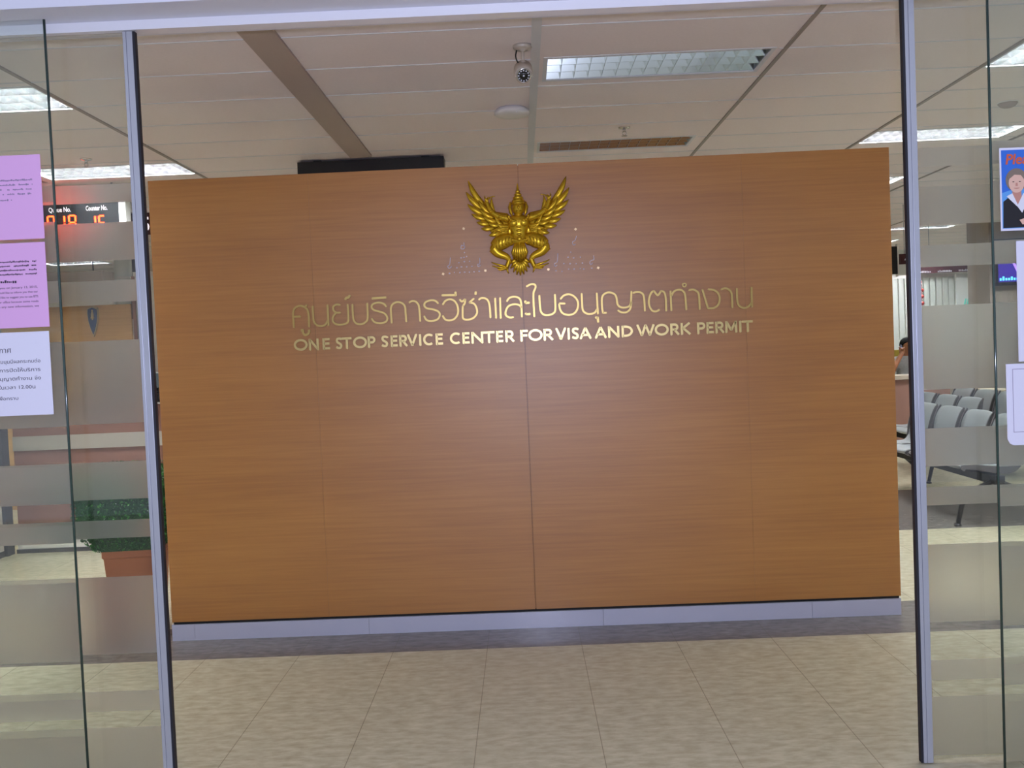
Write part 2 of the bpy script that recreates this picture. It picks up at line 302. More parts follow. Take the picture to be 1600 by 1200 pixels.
GARUDA = {'prim':[[(145,2319),(239,2451)],[(145,2304),(253,2391)],[(133,2286),(248,2325)],[(121,2268),(228,2271)],[(109,2250),(202,2226)],[(94,2232),(179,2190)],[(74,2211),(138,2151)],[(55,2194),(86,2150)]],'cov':[[(110,2283),(187,2343)],[(95,2266),(181,2295)],[(79,2248),(165,2255)],[(68,2232),(141,2219)],[(56,2216),(106,2184)],[(48,2205),(76,2167)]],'arm':[(35,2254),(69,2262),(111,2287),(132,2319),(145,2356)],'fing':[(145,2356),(151,2368),(151,2381)],'fing2':[(143,2345),(131,2365),(114,2373),(96,2375)],'fing3':[(144,2350),(140,2363),(134,2374)],'thigh':[(4,2137),(41,2139),(85,2122),(114,2102)],'shin':[(114,2099),(91,2070),(49,2050),(33,2032)],'ank':[(32,2039),(40,2013),(50,1992)],'toes':[[(47,1994),(80,2004),(111,2014),(130,2024)],[(49,1990),(88,1992),(126,2003)],[(46,1989),(83,1980),(98,1990)],[(46,1990),(46,1976),(40,1960)]]}
CHALK = {'dots_left':[(-330,2086),(-350,2058),(-334,2060),(-319,2064),(-363,2032),(-333,2037),(-304,2037),(-375,2005),(-350,2009),(-321,2008),(-293,2009),(-417,1976),(-390,1980),(-360,1978),(-334,1979),(-308,1978),(-282,1979),(-254,1980)],'dots_right':[(250,2063),(234,2036),(264,2031),(301,2033),(210,2002),(244,2000),(277,1999),(311,2001),(166,1965),(198,1960),(235,1971),(265,1970),(298,1972),(317,1968),(361,1971)],'curls_left':[[(-330,2140),(-333,2122),(-344,2126),(-348,2108),(-332,2107),(-327,2122)],[(-408,2062),(-414,2025),(-425,2015),(-418,2003),(-403,2014)],[(-248,2054),(-250,2022),(-261,2019),(-256,2005),(-246,2014)]],'curls_right':[[(285,2150),(275,2125),(262,2118),(266,2101),(278,2106)],[(179,2059),(174,2015),(158,2004),(162,1989),(173,1996)],[(373,2039),(374,2017),(363,2014),(351,2003),(358,1990),(366,2002)]],'gold':[(-329,2216),(-452,1974),(-220,1983),(281,2186),(124,1974),(396,1971)]}

# ------------------------------------------------------------------ the setting
H = 3.0
struct(B(-7.6, 9.0, -3.0, 17.0, -.08, 0).build('floor', M['floor']), 'beige vinyl tile floor with a dark tile band along the partition', 'floor')

FIX = [  # x0, x1, y0, y1, lit, label
    (.175, 1.335, 4.87, 5.29, False, 'unlit mirror-louvre ceiling light in front of the partition, right of the small camera'),
    (.175, 1.293, 6.85, 7.20, False, 'unlit ceiling light just over the partition top, its louvres reflecting brown wood'),
    (-3.62, -2.445, 4.96, 5.44, True, 'lit ceiling light nearest the left glass door, cut by the left picture edge'),
    (-3.58, -2.425, 6.99, 7.44, True, 'lit ceiling light above the red queue number board'),
    (2.61, 3.78, 4.97, 5.42, True, 'lit ceiling light nearest the right glass door, cut by the right picture edge'),
    (2.605, 3.70, 6.98, 7.40, True, 'long lit ceiling light above the right end of the partition, crossing the right door frame'),
    (2.62, 3.66, 9.02, 9.46, True, 'lit ceiling light showing just its end between partition and right door frame'),
    (5.0, 6.08, 13.36, 13.66, True, 'far lit ceiling light seen as a thin white strip through the right glass door'),
    (-6.6, -5.75, 13.2, 13.6, True, 'far lit ceiling light over the left counters, seen under the queue board'),
    (4.9, 5.98, 15.1, 15.55, True, 'farthest lit ceiling light, a small white glint just above the number 4 sign'),
    (7.25, 8.35, 14.4, 14.8, True, 'added far lit ceiling light, unseen behind the grey brown wall block'),  # unseen lamp added to brighten the far back wall
    (2.62, 3.66, 11.2, 11.62, True, 'added lit ceiling light hidden behind the right end of the partition'),  # hidden extra lamp, added to brighten the deep right side
    (-3.58, -2.42, 11.4, 11.82, True, 'added lit ceiling light over the wood wall panel, hidden behind the partition'),  # hidden extra lamp, added to lift the dark deep left side
    (5.1, 6.25, 4.95, 5.40, True, 'added lit ceiling light beyond the right picture edge over the nearest waiting area'),  # out-of-view lamp added to raise the room light
    (5.1, 6.25, 8.0, 8.42, True, 'added lit ceiling light beyond the right picture edge over the waiting seats'),  # another out-of-view lamp, added for room brightness
    (5.1, 6.25, 11.0, 11.42, True, 'added lit ceiling light blurred behind the upper frosted band on the right'),  # extra lamp added for room brightness, veiled by the frosted film
    (-6.1, -4.95, 5.0, 5.44, True, 'added lit ceiling light beyond the left picture edge nearest the door'),  # out-of-view lamp added to brighten the left side by the door
    (-6.1, -4.95, 8.6, 9.02, True, 'added lit ceiling light beyond the left picture edge over the service counter'),  # added out of view to brighten the room around the counter
    (-3.58, -2.42, 9.2, 9.62, True, 'lit ceiling light behind the counter number 5 sign'),
]
# suspended ceiling: boards 0.5 m deep with recesses left open for the lights
mb = MB()
xs = sorted(set([-7.6, 9.0] + [v for f in FIX for v in f[:2]])); ys = sorted(set([3.56, 17.0] + [v for f in FIX for v in f[2:4]]))
for i in range(len(xs)-1):
    for j in range(len(ys)-1):
        cx, cy = (xs[i]+xs[i+1])/2, (ys[j]+ys[j+1])/2
        if any(f[0] < cx < f[1] and f[2] < cy < f[3] for f in FIX): continue
        mb.face([(xs[i], ys[j], H), (xs[i], ys[j+1], H), (xs[i+1], ys[j+1], H), (xs[i+1], ys[j], H)])
for f in FIX:                      # upstands round the openings give the ceiling its thickness
    for a, b in (((f[0], f[2]), (f[1], f[2])), ((f[1], f[2]), (f[1], f[3])), ((f[1], f[3]), (f[0], f[3])), ((f[0], f[3]), (f[0], f[2]))):
        mb.face([(a[0], a[1], H), (b[0], b[1], H), (b[0], b[1], H+.02), (a[0], a[1], H+.02)])
struct(mb.build('ceiling', M['ceiling'], fixn=False), 'suspended ceiling of pale boards', 'ceiling')
struct(B(-7.6, 9.0, 3.56, 17.0, H+.2, H+.25).build('ceiling_slab', M['ceiling']))
def clear_x(y, x0, x1):            # pieces of a cross seam that do not run over a light
    cuts = sorted((f[0]-.02, f[1]+.02) for f in FIX if f[2]-.01 < y < f[3]+.01); out = []; x = x0
    for a, b in cuts:
        if a > x: out.append((x, a))
        x = max(x, b)
    out.append((x, x1)); return out
mb = MB()
for k in range(26):
    y = 4.39 + .5*k
    if y > 16.9: break
    for a, b in clear_x(y, -7.6, 9.0): mb.box(a, b, y-.0035, y+.0035, H-.0035, H+.002)
struct(mb.build('trim_1', M['tbar']), 'thin white seams between the ceiling boards', 'trim')
mb = MB(); mb.box(.105, .15, 3.56, 17, H-.012, H+.002)
struct(mb.build('trim_2', M['tbar']), 'white ceiling bar running over the middle of the partition', 'trim')
mb = MB()
for x in (1.385, 2.597, -2.435, -3.66, 3.83, 5.05): mb.box(x-.010, x+.010, 3.56, 17, H-.008, H+.002)
struct(mb.build('trim_3', M['tbar_d']), 'thin grey ceiling bars running away from the door', 'trim')
mb = MB(); mb.box(-1.19, -1.03, 3.56, 7.04, H-.014, H+.002); 
struct(mb.build('trim_4', M['coffer']), 'wide dull ceiling strip left of the middle', 'trim')

# door head and rail
struct(B(-5, 5, 3.24, 3.56, 2.755, 3.5).build('beam_front', M['beam']), 'pale beam over the sliding doors', 'beam')
struct(B(-5, 5, 3.395, 3.45, 2.722, 2.755).build('trim_5', M['rail']), 'glossy white rail the sliding doors run in', 'rail')
# outer walls
struct(B(-7.7, -7.6, 3.3, 17, 0, 3.3).build('wall_left', M['wall'])); struct(B(9.0, 9.1, 3.3, 17, 0, 3.3).build('wall_right', M['wall']))
struct(B(-7.7, 9.1, 17.0, 17.1, 0, 3.3).build('wall_back', M['deep']))
struct(B(-7.7, -3.2, 3.36, 3.5, 0, 3.3).build('wall_lightblock_left', M['wall'])); struct(B(3.2, 9.1, 3.36, 3.5, 0, 3.3).build('wall_lightblock_right', M['wall']))  # unseen fill walls beside the panes, added to block outside light
# wall block at right carrying the screen
struct(B(5.98, 8.99, 12.3, 12.9, 0, 3.0).build('wall_inner', M['wall_g']), 'grey brown wall block behind the waiting chairs', 'wall')

# ------------------------------------------------------------------ glass doors and fixed panes, with frosted bands
BANDS = [(2.13, 2.196), (1.925, 2.06), (1.777, 1.854), (1.342, 1.640), (1.068, 1.204), (.928, .993), (.505, .787), (.295, .368), (.02, .235)]
def frosted(parent, x0, x1, y):
    for a, b in BANDS:
        m = MB(); m.face([(x0, y, a), (x1, y, a), (x1, y, b), (x0, y, b)])
        m.build('frosted_band', M['frost'], parent, fixn=False)
def sliding_door(name, sgn, xp, label):
    d = thing(name, label, 'door', (0, 3.42, 0)); struct(d)
    x0, x1 = sorted((sgn*xp[1], sgn*2.62))
    gl = MB(); gl.box(x0, x1, -.005, .005, .015, 2.72); gl.build('glass_pane', M['glass'], d)
    frosted(d, x0, x1, .0075)
    a, b = sorted((sgn*xp[0], sgn*xp[1]))
    st = MB()                       # grooved aluminium stile
    for p, q, y0 in ((0, .34, -.018), (.34, .40, -.0155), (.40, 1, -.018)):
        st.box(a+(b-a)*p, a+(b-a)*q, y0, .010, .005, 2.72)
    st.build('stile', M['alu'], d, bevel=.0015)
    e = sgn*xp[0]; s = MB(); s.box(min(e, e-sgn*.008), max(e, e-sgn*.008), -.014, .008, .005, 2.72); s.build('rubber_seal', M['rubber'], d)
    return d
sliding_door('door_1', -1, (1.322, 1.356), 'left sliding glass door leaf with frosted bands')
sliding_door('door_2', 1, (1.380, 1.414), 'right sliding glass door leaf with frosted bands')
def fixed_pane(name, sgn, xe, label):
    d = thing(name, label, 'window', (0, 3.35, 0)); struct(d)
    x0, x1 = sorted((sgn*xe, sgn*3.2))
    gl = MB(); gl.box(x0, x1, -.005, .005, .0, 2.755); gl.build('glass_pane', M['glass'], d)
    frosted(d, x0+.001, x1-.001, .0072)
    e = MB(); e.tube([(sgn*xe, 0, 0), (sgn*xe, 0, 2.755)], .0045, 12); e.build('polished_edge', M['edge'], d)
    return d
fixed_pane('window_1', -1, 1.604, 'left fixed glass side pane carrying paper notices')
fixed_pane('window_2', 1, 1.642, 'right fixed glass side pane carrying a blue poster')

# ------------------------------------------------------------------ the wood partition
PW = -.0076; D = 5.266
PO = (-math.sin(PW)*D, math.cos(PW)*D, 0)
part = thing('wood_partition', 'wide freestanding oak veneer partition on a pale plinth facing the glass doors', 'partition', PO, PW)
UL, UR = -2.05, 1.987
cuts = [UL, -1.17, -.0205, 1.19, UR]
for i in range(4):
    a, b = cuts[i], cuts[i+1]; ga, gb = (.0022 if i == 2 else .0003 if i else 0), (.0022 if i == 1 else .0003 if i < 3 else 0)
    m = MB(); m.box(a+ga, b-gb, 0, .018, .105, 2.552); m.build('veneer_panel', M['veneer'], part)
m = MB(); m.box(UL+.004, UR-.004, .018, .30, .092, 2.546); m.build('core', M['veneer'], part)
m = MB(); m.box(UL+.006, UR-.006, .012, .29, .088, .106); m.build('shadow_gap', M['reveal'], part)
m = MB()
pl = [UL-.002, UL+.125, -.95, .35, 1.5, UR]
for i in range(5): m.box(pl[i]+(.0008 if i else 0), pl[i+1]-.0008, -.002, .30, 0, .09)
m.build('plinth', M['plinth'], part)

# raised lettering
def on_wall(name, label, cat, group=None): return thing(name, label, cat, PO, PW, group)
th = on_wall('thai_lettering', 'line of thin brass Thai letters mounted on the partition under the gilded emblem', 'sign lettering')
THAI = [g2 for g1 in THAI for g2 in ([g1[:2], g1[2:]] if len(g1) == 4 and all(len(s) == 2 for s in g1) else [g1])]
for gl in [g2 for g1 in THAI for g2 in ([[s] for s in g1] if len(g1) == 2 and len(g1[0]) == 2 and len(g1[1]) == 2 and abs(g1[0][0][0]-g1[1][0][0]) > 12 and abs(g1[0][0][1]-g1[0][1][1]) > 60 else [g1])]:
    m = MB(); zz = [z for s in gl for _, z in s]; hgt = max(zz)-min(zz)
    wd = .0105 if hgt > 60 else .0125
    for s in gl:
        p = [(u/1000, z/1000) for u, z in s]; closed = len(p) > 6 and p[0] == p[-1]
        q = smooth(p, 5) if len(p) > 2 and not closed else [Vector(v) for v in (p[:-1] if closed else p)]
        m.ribbon(q, wd if not closed else .007, -.011, -.003, closed)
        if not closed:                    # standoff pins fix the stroke to the veneer
            for v in (q[0], q[-1]): m.box(v.x-.002, v.x+.002, -.004, 0, v.y-.002, v.y+.002)
        else: m.box(q[0].x-.003, q[0].x+.003, -.004, 0, q[0].y-.002, q[0].y+.002)
    m.build('thai_letter', M['brass2'], th)

def arc(cx, cy, rx, ry, a0, a1, n=18): return [(cx+rx*math.cos(R(a0+(a1-a0)*i/n)), cy+ry*math.sin(R(a0+(a1-a0)*i/n))) for i in range(n+1)]
def glyph(ch, w):                          # strokes in units of the capital height, stroke .2 wide
    h = .1; T = []
    if ch == 'O': T = [('c', arc(w/2, .5, w/2-h, .5-h+.02, 0, 360, 32)[:-1])]
    elif ch == 'C': T = [arc(w/2+.06, .5, w/2-h+.06, .5-h+.02, 52, 308, 24)]
    elif ch == 'S': T = [smooth([(w-.05, .84), (w*.62, .91), (w*.3, .88), (h+.02, .72), (w*.34, .56), (w*.68, .44), (w-h-.01, .28), (w*.7, .11), (w*.4, .09), (.04, .18)], 5)]
    elif ch == 'N': T = [[(h, 0), (h, 1)], [(w-h, 0), (w-h, 1)], [(h, .94), (w-h, .06)]]
    elif ch == 'E': T = [[(h, 0), (h, 1)], [(h, 1-h), (w, 1-h)], [(h, .52), (w*.93, .52)], [(h, h), (w, h)]]
    elif ch == 'F': T = [[(h, 0), (h, 1)], [(h, 1-h), (w, 1-h)], [(h, .5), (w*.92, .5)]]
    elif ch == 'T': T = [[(w/2, 0), (w/2, .9)], [(0, 1-h), (w, 1-h)]]
    elif ch == 'I': T = [[(w/2, 0), (w/2, 1)]]
    elif ch in 'PR':
        r = (1-h-.46)/2; k = w*.5 if ch == 'R' else w-h-r
        T = [[(h, 0), (h, 1)], [(h, 1-h), (k, 1-h)] + arc(k, 1-h-r, min(r, w-h-k) if ch == 'R' else r, r, 90, -90, 12)[1:] + [(h, .46)]]
        if ch == 'R': T.append([(w*.45, .46), (w-.06, 0)])
    elif ch == 'D': T = [[(h, 0), (h, 1)], [(h, 1-h), (w*.35, 1-h)] + arc(w*.35, .5, w*.65-h, .5-h, 90, -90, 16)[1:] + [(h, h)]]
    elif ch == 'V': T = [[(.09, 1), (w/2, .08)], [(w-.09, 1), (w/2, .08)], [(w/2-.1, .1), (w/2+.1, .1)]]
    elif ch == 'A': T = [[(.09, 0), (w/2, .95)], [(w-.09, 0), (w/2, .95)], [(w*.24, .32), (w*.76, .32)]]
    elif ch == 'W': T = [[(.08, 1), (w*.28, .06)], [(w*.28, .06), (w/2, .97)], [(w/2, .97), (w*.72, .06)], [(w*.72, .06), (w-.08, 1)]]
    elif ch == 'M': T = [[(h, 0), (h+.03, 1)], [(w-h, 0), (w-h-.03, 1)], [(h+.03, .95), (w/2, .2)], [(w/2, .2), (w-h-.03, .95)]]
    elif ch == 'K': T = [[(h, 0), (h, 1)], [(h, .47), (w-.1, 1)], [(h+.12, .55), (w-.06, 0)]]
    return T
en = on_wall('english_lettering', 'line of bold brass capitals reading ONE STOP SERVICE CENTER FOR VISA AND WORK PERMIT', 'sign lettering')
CAP = .0622; ZB = 1.5885
for ch, a, b in ENGLISH:
    a, b = a/1000-.002, b/1000+.002; m = MB()
    for s in glyph(ch, (b-a)/CAP):
        cl = isinstance(s, tuple); s = s[1] if cl else s
        m.ribbon([(a+x*CAP, ZB+y*CAP) for x, y in s], .2*CAP, -.012, -.003, cl)
        q = s[0]; m.box(a+q[0]*CAP-.003, a+q[0]*CAP+.003, -.005, 0, ZB+q[1]*CAP-.003, ZB+q[1]*CAP+.003)
    m.build('letter', M['brass'], en)

# blessing marks dabbed on the veneer, with squares of gold leaf
for side, word in (('left', 'left'), ('right', 'right')):
    m = MB()
    for i, (u, z) in enumerate(CHALK['dots_'+side]): m.blob((u/1000, .0005, z/1000), (.0042+.001*(i % 3), .0012, .004+.0008*(i % 2)), 5)
    for c in CHALK['curls_'+side]: m.tube([(v.x, -.0006, v.y) for v in smooth([(u/1000, z/1000) for u, z in c], 4)], .0026, 6, .4, ref=(0, 1, 0))
    m.build('blessing_marks', M['chalk'], part)
for u, z in CHALK['gold']:
    m = MB(); x, z = u/1000, z/1000; a = random.uniform(0, .8)
    m.prism([(x+.0085*math.cos(a+k*math.pi/2), z+.0085*math.sin(a+k*math.pi/2)) for k in range(4)], -.0012, .0005); m.build('gold_leaf_square', M['leaf_gold'], part)

# gilded emblem: a winged figure in relief
em = on_wall('gilded_emblem', 'gilded winged figure emblem with spired crown in relief above the lettering', 'emblem')
UC = -.0265
def mir(p, s): return (UC + s*(p[0]-UC), p[1], p[2])
def gp(key): return [(u/1000, z/1000) for u, z in GARUDA[key]]
def feather(m, a, b, wd, y, s, lift=.02):
    a, b = Vector(a), Vector(b); d = b-a; n = Vector((-d.y, d.x)).normalized()
    pts = []; rad = []
    for i, (t, r) in enumerate(((0, .5), (.2, .95), (.45, 1.0), (.7, .85), (.88, .5), (1, .08))):
        c = a + d*t - n*s*0 + Vector((0, 1))*.018*t*t - n*.01*math.sin(t*math.pi)
        pts.append(mir((c.x, y-lift*math.sin(t*2.2), c.y), s)); rad.append(wd*r)
    m.tube(pts, rad, 8, .38, ref=(0, 1, 0))
    m.tube([(p[0], p[1]-wd*.36, p[2]) for p in pts], [r*.14 for r in rad], 5)     # quill ridge
for s in (1, -1):
    m = MB()
    for i, (p, q) in enumerate(GARUDA['prim']): feather(m, (p[0]/1000, p[1]/1000), (q[0]/1000, q[1]/1000), .0165, -.014-.001*i, s)
    for i, (p, q) in enumerate(GARUDA['cov']): feather(m, (p[0]/1000, p[1]/1000), (q[0]/1000, q[1]/1000), .0135, -.030-.001*i, s, .012)
    for i in range(7):                    # small scale feathers along the wing arm
        t = i/6; c = Vector((.048+.062*t, 2.205+.075*t)); e = c + Vector((.040-.006*i, -.012+.014*i))
        feather(m, (c.x-.01, c.y), e, .0105, -.040, s, .006)
    for i in range(6):                    # lower feathers close to the body
        t = i/5; p0 = Vector((.028+.012*t, 2.215-.045*t)); e = Vector((.135-.035*t, 2.178-.042*t)); feather(m, p0, e, .0145, -.020-.0015*i, s, .014)
    for i in range(6):
        t = i/5; p0 = Vector((.022+.016*t, 2.222-.05*t)); e = Vector((.090-.018*t, 2.212-.062*t)); feather(m, p0, e, .0125, -.034-.001*i, s, .010)
    base = [mir((x, -.008, z), s) for x, z in ((.005, 2.14), (.03, 2.20), (.07, 2.26), (.10, 2.29))]
    m.tube(base, [.05, .062, .045, .012], 12, .4, ref=(0, 1, 0))
    m.build('wing', M['gold'], em)
    m = MB()
    A = smooth(gp('arm'), 4); m.tube([mir((v.x, -.058+.012*i/len(A), v.y), s) for i, v in enumerate(A)], [.019-.0095*i/len(A) for i in range(len(A))], 10)
    for k in ('fing', 'fing2', 'fing3'):
        F = smooth(gp(k), 3); m.tube([mir((v.x, -.05-.004*math.sin(i), v.y), s) for i, v in enumerate(F)], [.0062-.0045*i/len(F) for i in range(len(F))], 7)
    for t in (0.25, .62): 
        c = A[int(t*(len(A)-1))]; m.blob(mir((c.x, -.058, c.y), s), (.021-.008*t, .018, .008), 7)    # armlets
    m.build('arm', M['gold'], em)
    m = MB()
    Tq = smooth(gp('thigh'), 4); m.tube([mir((v.x, -.038, v.y), s) for v in Tq], [.026+.016*math.sin(math.pi*min(1, i/(len(Tq)-1)*.95)) for i in range(len(Tq))], 12, .75, ref=(0, 1, 0))
    S = smooth(gp('shin'), 4); m.tube([mir((v.x, -.04, v.y), s) for v in S], [.031-.02*(i/(len(S)-1)) for i in range(len(S))], 10, .8, ref=(0, 1, 0))
    K = gp('thigh')[-1]; m.blob(mir((K[0]-.004, -.038, K[1]-.006), s), (.026, .024, .03), 8)
    Aq = smooth(gp('ank'), 4); m.tube([mir((v.x, -.036, v.y), s) for v in Aq], [.0125]*len(Aq), 8)
    for j in range(5):                    # carved scale rows on the thigh
        c = Vector((.028+.018*j, 2.140-.004*j)); m.tube([mir((c.x, -.066, c.y-.03), s), mir((c.x+.004, -.072, c.y-.01), s), mir((c.x, -.064, c.y+.012), s)], [.003, .005, .002], 6)
    m.build('leg', M['gold'], em)
    m = MB()
    for j, t in enumerate(GARUDA['toes']):
        F = smooth([(u/1000, z/1000) for u, z in t], 4); m.tube([mir((v.x, -.032-.01*math.sin(math.pi*i/len(F)), v.y), s) for i, v in enumerate(F)], [.0085-.0065*i/len(F) for i in range(len(F))], 7)
    m.build('claw_foot', M['gold'], em)
m = MB()                                   # torso
m.tube([(UC-.001, -.034, z) for z in (2.120, 2.145, 2.175, 2.205, 2.235, 2.258, 2.272)], [.060, .044, .042, .052, .064, .056, .03], 16, .62, ref=(0, 1, 0))
for s in (1, -1):
    m.blob(mir((UC+.026, -.060, 2.228), s), (.026, .016, .022), 9); m.blob(mir((UC+.064, -.046, 2.252), s), (.022, .02, .018), 8)
for i in range(4): m.blob((UC-.001, -.064-.001*i, 2.205-.02*i), (.016-.001*i, .008, .008), 6)
m.build('torso', M['gold'], em)
m = MB()                                   # collar and belt ornaments
for k in range(11):
    a = math.pi*(k/10); m.blob((UC+.052*math.cos(a), -.068, 2.262-.030*math.sin(a)), .0078, 6)
m.build('collar', M['gold'], em)
m = MB()
for k in range(9): m.blob((UC-.04+.01*k, -.060, 2.136-.004*math.sin(k*math.pi/8)), .0085, 6)
m.blob((UC, -.072, 2.140), (.014, .01, .014), 7); m.build('belt', M['gold'], em)
m = MB()                                   # head, with beak-like nose, eyes, ears
m.blob((UC+.001, -.046, 2.308), (.034, .034, .042), 12); m.tube([(UC, -.034, 2.262), (UC, -.038, 2.285)], [.026, .022], 10)
m.tube([(UC+.001, -.078, 2.314), (UC+.001, -.090, 2.304), (UC+.001, -.084, 2.296)], [.005, .008, .003], 7)
m.tube([(UC-.014, -.076, 2.288), (UC+.001, -.082, 2.286), (UC+.016, -.076, 2.288)], [.002, .0045, .002], 6)
for s in (1, -1):
    m.blob(mir((UC+.014, -.077, 2.316), s), (.007, .004, .0045), 6); m.tube([mir((UC+.005, -.080, 2.324), s), mir((UC+.015, -.081, 2.328), s), mir((UC+.026, -.074, 2.322), s)], [.002, .0035, .002], 6)
    m.tube([mir((UC+.040, -.04, 2.342), s), mir((UC+.045, -.042, 2.315), s), mir((UC+.040, -.045, 2.285), s), mir((UC+.034, -.05, 2.266), s)], [.005, .010, .009, .003], 8)
m.build('head', M['gold'], em)
m = MB()                                   # tiered spire crown
m.lathe([(.036, -.006), (.040, .0), (.036, .006), (.034, .012), (.036, .016), (.028, .020), (.027, .030), (.029, .033), (.020, .037), (.019, .047), (.021, .05), (.013, .054), (.012, .064), (.014, .067), (.008, .071), (.006, .086), (.001, .110)], (UC+.001, -.042, 2.332), 18)
m.build('crown', M['gold'], em)
m = MB()                                   # pleated loin cloth and tail fan
for k in range(-3, 4):
    m.tube([(UC-.001+k*.005, -.060+abs(k)*.004, 2.132), (UC-.002+k*.012, -.056+abs(k)*.005, 2.07), (UC-.002+k*.011, -.045+abs(k)*.004, 2.022+abs(k)*.006)], [.008, .011, .004], 7, .7, ref=(0, 1, 0))
m.build('loin_cloth', M['gold'], em)
m = MB()
for k in range(-4, 5):
    a = k*.30; q = Vector((UC-.003+.058*math.sin(a)*1.15, 2.040-.094*math.cos(a)**1.2)); m.tube([(UC-.002+k*.004, -.018, 2.046), ((UC+q.x)/2, -.034+abs(k)*.002, (2.04+q.y)/2), (q.x, -.020, q.y)], [.008, .0135, .003], 8, .55, ref=(0, 1, 0))
m.build('tail_fan', M['gold'], em)

# ------------------------------------------------------------------ things on the ceiling
def light_fixture(x0, x1, y0, y1, lit, label):
    g = thing('ceiling_light', label, 'ceiling light', ((x0+x1)/2, (y0+y1)/2, H), 0, 'recessed louvre ceiling lights')
    a, b = (x1-x0)/2, (y1-y0)/2; c, d = a-.002, b-.002
    m = MB()
    m.box(-c, c, -d, d, .105, .112)
    for s in (-1, 1): m.box(s*c-.002, s*c+.002, -d, d, .0, .11); m.box(-c, c, s*d-.002, s*d+.002, .0, .11)
    m.build('housing', M['reflector'] if lit else M['reflector_m'], g)
    m = MB(); fw = .018                     # flanged frame
    m.box(-a-.004, a+.004, -b-.004, -b+fw, -.004, .004); m.box(-a-.004, a+.004, b-fw, b+.004, -.004, .004)
    m.box(-a-.004, -a+fw, -b+fw, b-fw, -.004, .004); m.box(a-fw, a+.004, -b+fw, b-fw, -.004, .004)
    m.build('frame', M['tbar'], g, bevel=.002)
    m = MB(); n = 15
    for k in range(1, n):                   # wedge shaped cross blades and two long blades
        x = -a+fw + (2*a-2*fw)*k/n
        m.add([(x-.001, -b+fw, .004), (x+.001, -b+fw, .004), (x+.009, -b+fw, .05), (x-.009, -b+fw, .05), (x-.001, b-fw, .004), (x+.001, b-fw, .004), (x+.009, b-fw, .05), (x-.009, b-fw, .05)],
              [(0, 3, 2, 1), (4, 5, 6, 7), (0, 1, 5, 4), (1, 2, 6, 5), (2, 3, 7, 6), (3, 0, 4, 7)])
    for k in (0, 1, 2, 3):
        y = -b+fw + (2*b-2*fw)*k/3; p_, q_ = (.0155 if k > 0 else 0), (.0155 if k < 3 else 0)
        m.add([(-a+fw, y-.001, .003), (-a+fw, y+.001, .003), (-a+fw, y+q_+.001, .05), (-a+fw, y-p_-.001, .05), (a-fw, y-.001, .003), (a-fw, y+.001, .003), (a-fw, y+q_+.001, .05), (a-fw, y-p_-.001, .05)],
              [(0, 3, 2, 1), (4, 5, 6, 7), (0, 1, 5, 4), (1, 2, 6, 5), (2, 3, 7, 6), (3, 0, 4, 7)])
    m.build('louver', M['louver'] if lit else M['louver_m'], g)
    for k in range(3):
        m = MB(); y = (k-1)*(2*b-2*fw)/3; m.tube([(-a+.04, y, .075), (a-.04, y, .075)], .016, 10); m.build('tube', M['tube'] if lit else M['tube_off'], g)
for f in FIX: light_fixture(*f)

c = thing('security_camera', 'small silver bullet security camera hanging from the ceiling by the white bar', 'security camera', (.064, 4.66, H))
m = MB(); m.lathe([(.046, 0), (.046, -.012), (.038, -.02), (.012, -.026), (.012, -.03)], n=28); m.build('mount_base', M['cambody'], c)
m = MB(); m.tube([(0, 0, -.025), (0, 0, -.06), (0, .005, -.078)], .008, 10); m.blob((0, .005, -.08), .014, 8); m.build('bracket', M['cambody'], c)
m = MB(); m.tube(smooth([(-.028, 0, -.02), (-.034, 0, -.05), (-.026, .01, -.075), (-.008, .02, -.085)], 4), .0035, 7); m.build('cable', M['black'], c)
def tilt(pts):                             # the body points down and at the door
    rx = Matrix.Rotation(R(30), 3, 'X'); return [rx @ (Vector(p)*1.15) + Vector((0, .0, -.128)) for p in pts]
m = MB(); m.lathe([(.018, .07), (.03, .066), (.033, .05), (.033, -.045), (.030, -.05), (.030, -.044)], axis='y', n=28); m.v = [tuple(v) for v in tilt(m.v)]; m.build('camera_body', M['cambody'], c)
m = MB()
for k in range(11):
    a0, a1 = math.pi*(.1+.8*k/10), 0; 
hood = [(.039*math.cos(math.pi*k/12), .039*math.sin(math.pi*k/12)) for k in range(13)]
inner = [(.0355*x/.039, .0355*z/.039) for x, z in hood]
m.add([(x, -.07, z) for x, z in hood] + [(x, .05, z) for x, z in hood] + [(x, -.07, z) for x, z in inner] + [(x, .05, z) for x, z in inner],
      [(i, i+1, 13+i+1, 13+i) for i in range(12)] + [(26+i, 39+i, 39+i+1, 26+i+1) for i in range(12)] + [(i, 26+i, 26+i+1, i+1) for i in range(12)] + [(13+i, 13+i+1, 39+i+1, 39+i) for i in range(12)], True)
m.v = [tuple(v) for v in tilt(m.v)]; m.build('sun_hood', M['cambody'], c)
m = MB(); m.lathe([(.0305, -.052), (.0305, -.055), (.026, -.055), (.026, -.052)], axis='y', n=28); m.v = [tuple(v) for v in tilt(m.v)]; m.build('lens_ring', M['chrome'], c)
m = MB(); m.lathe([(.026, -.050), (.026, -.054), (.001, -.054)], axis='y', n=28); m.v = [tuple(v) for v in tilt(m.v)]; o_ = m.build('lens', M['lens'], c)
m = MB()
for k in range(12): a = 2*math.pi*k/12; m.blob((.021*math.cos(a), -.0545, .021*math.sin(a)), .0032, 5)
m.blob((0, -.056, 0), .004, 5); m.v = [tuple(v) for v in tilt(m.v)]; m.build('infrared_lamp', M['ledw'], c)

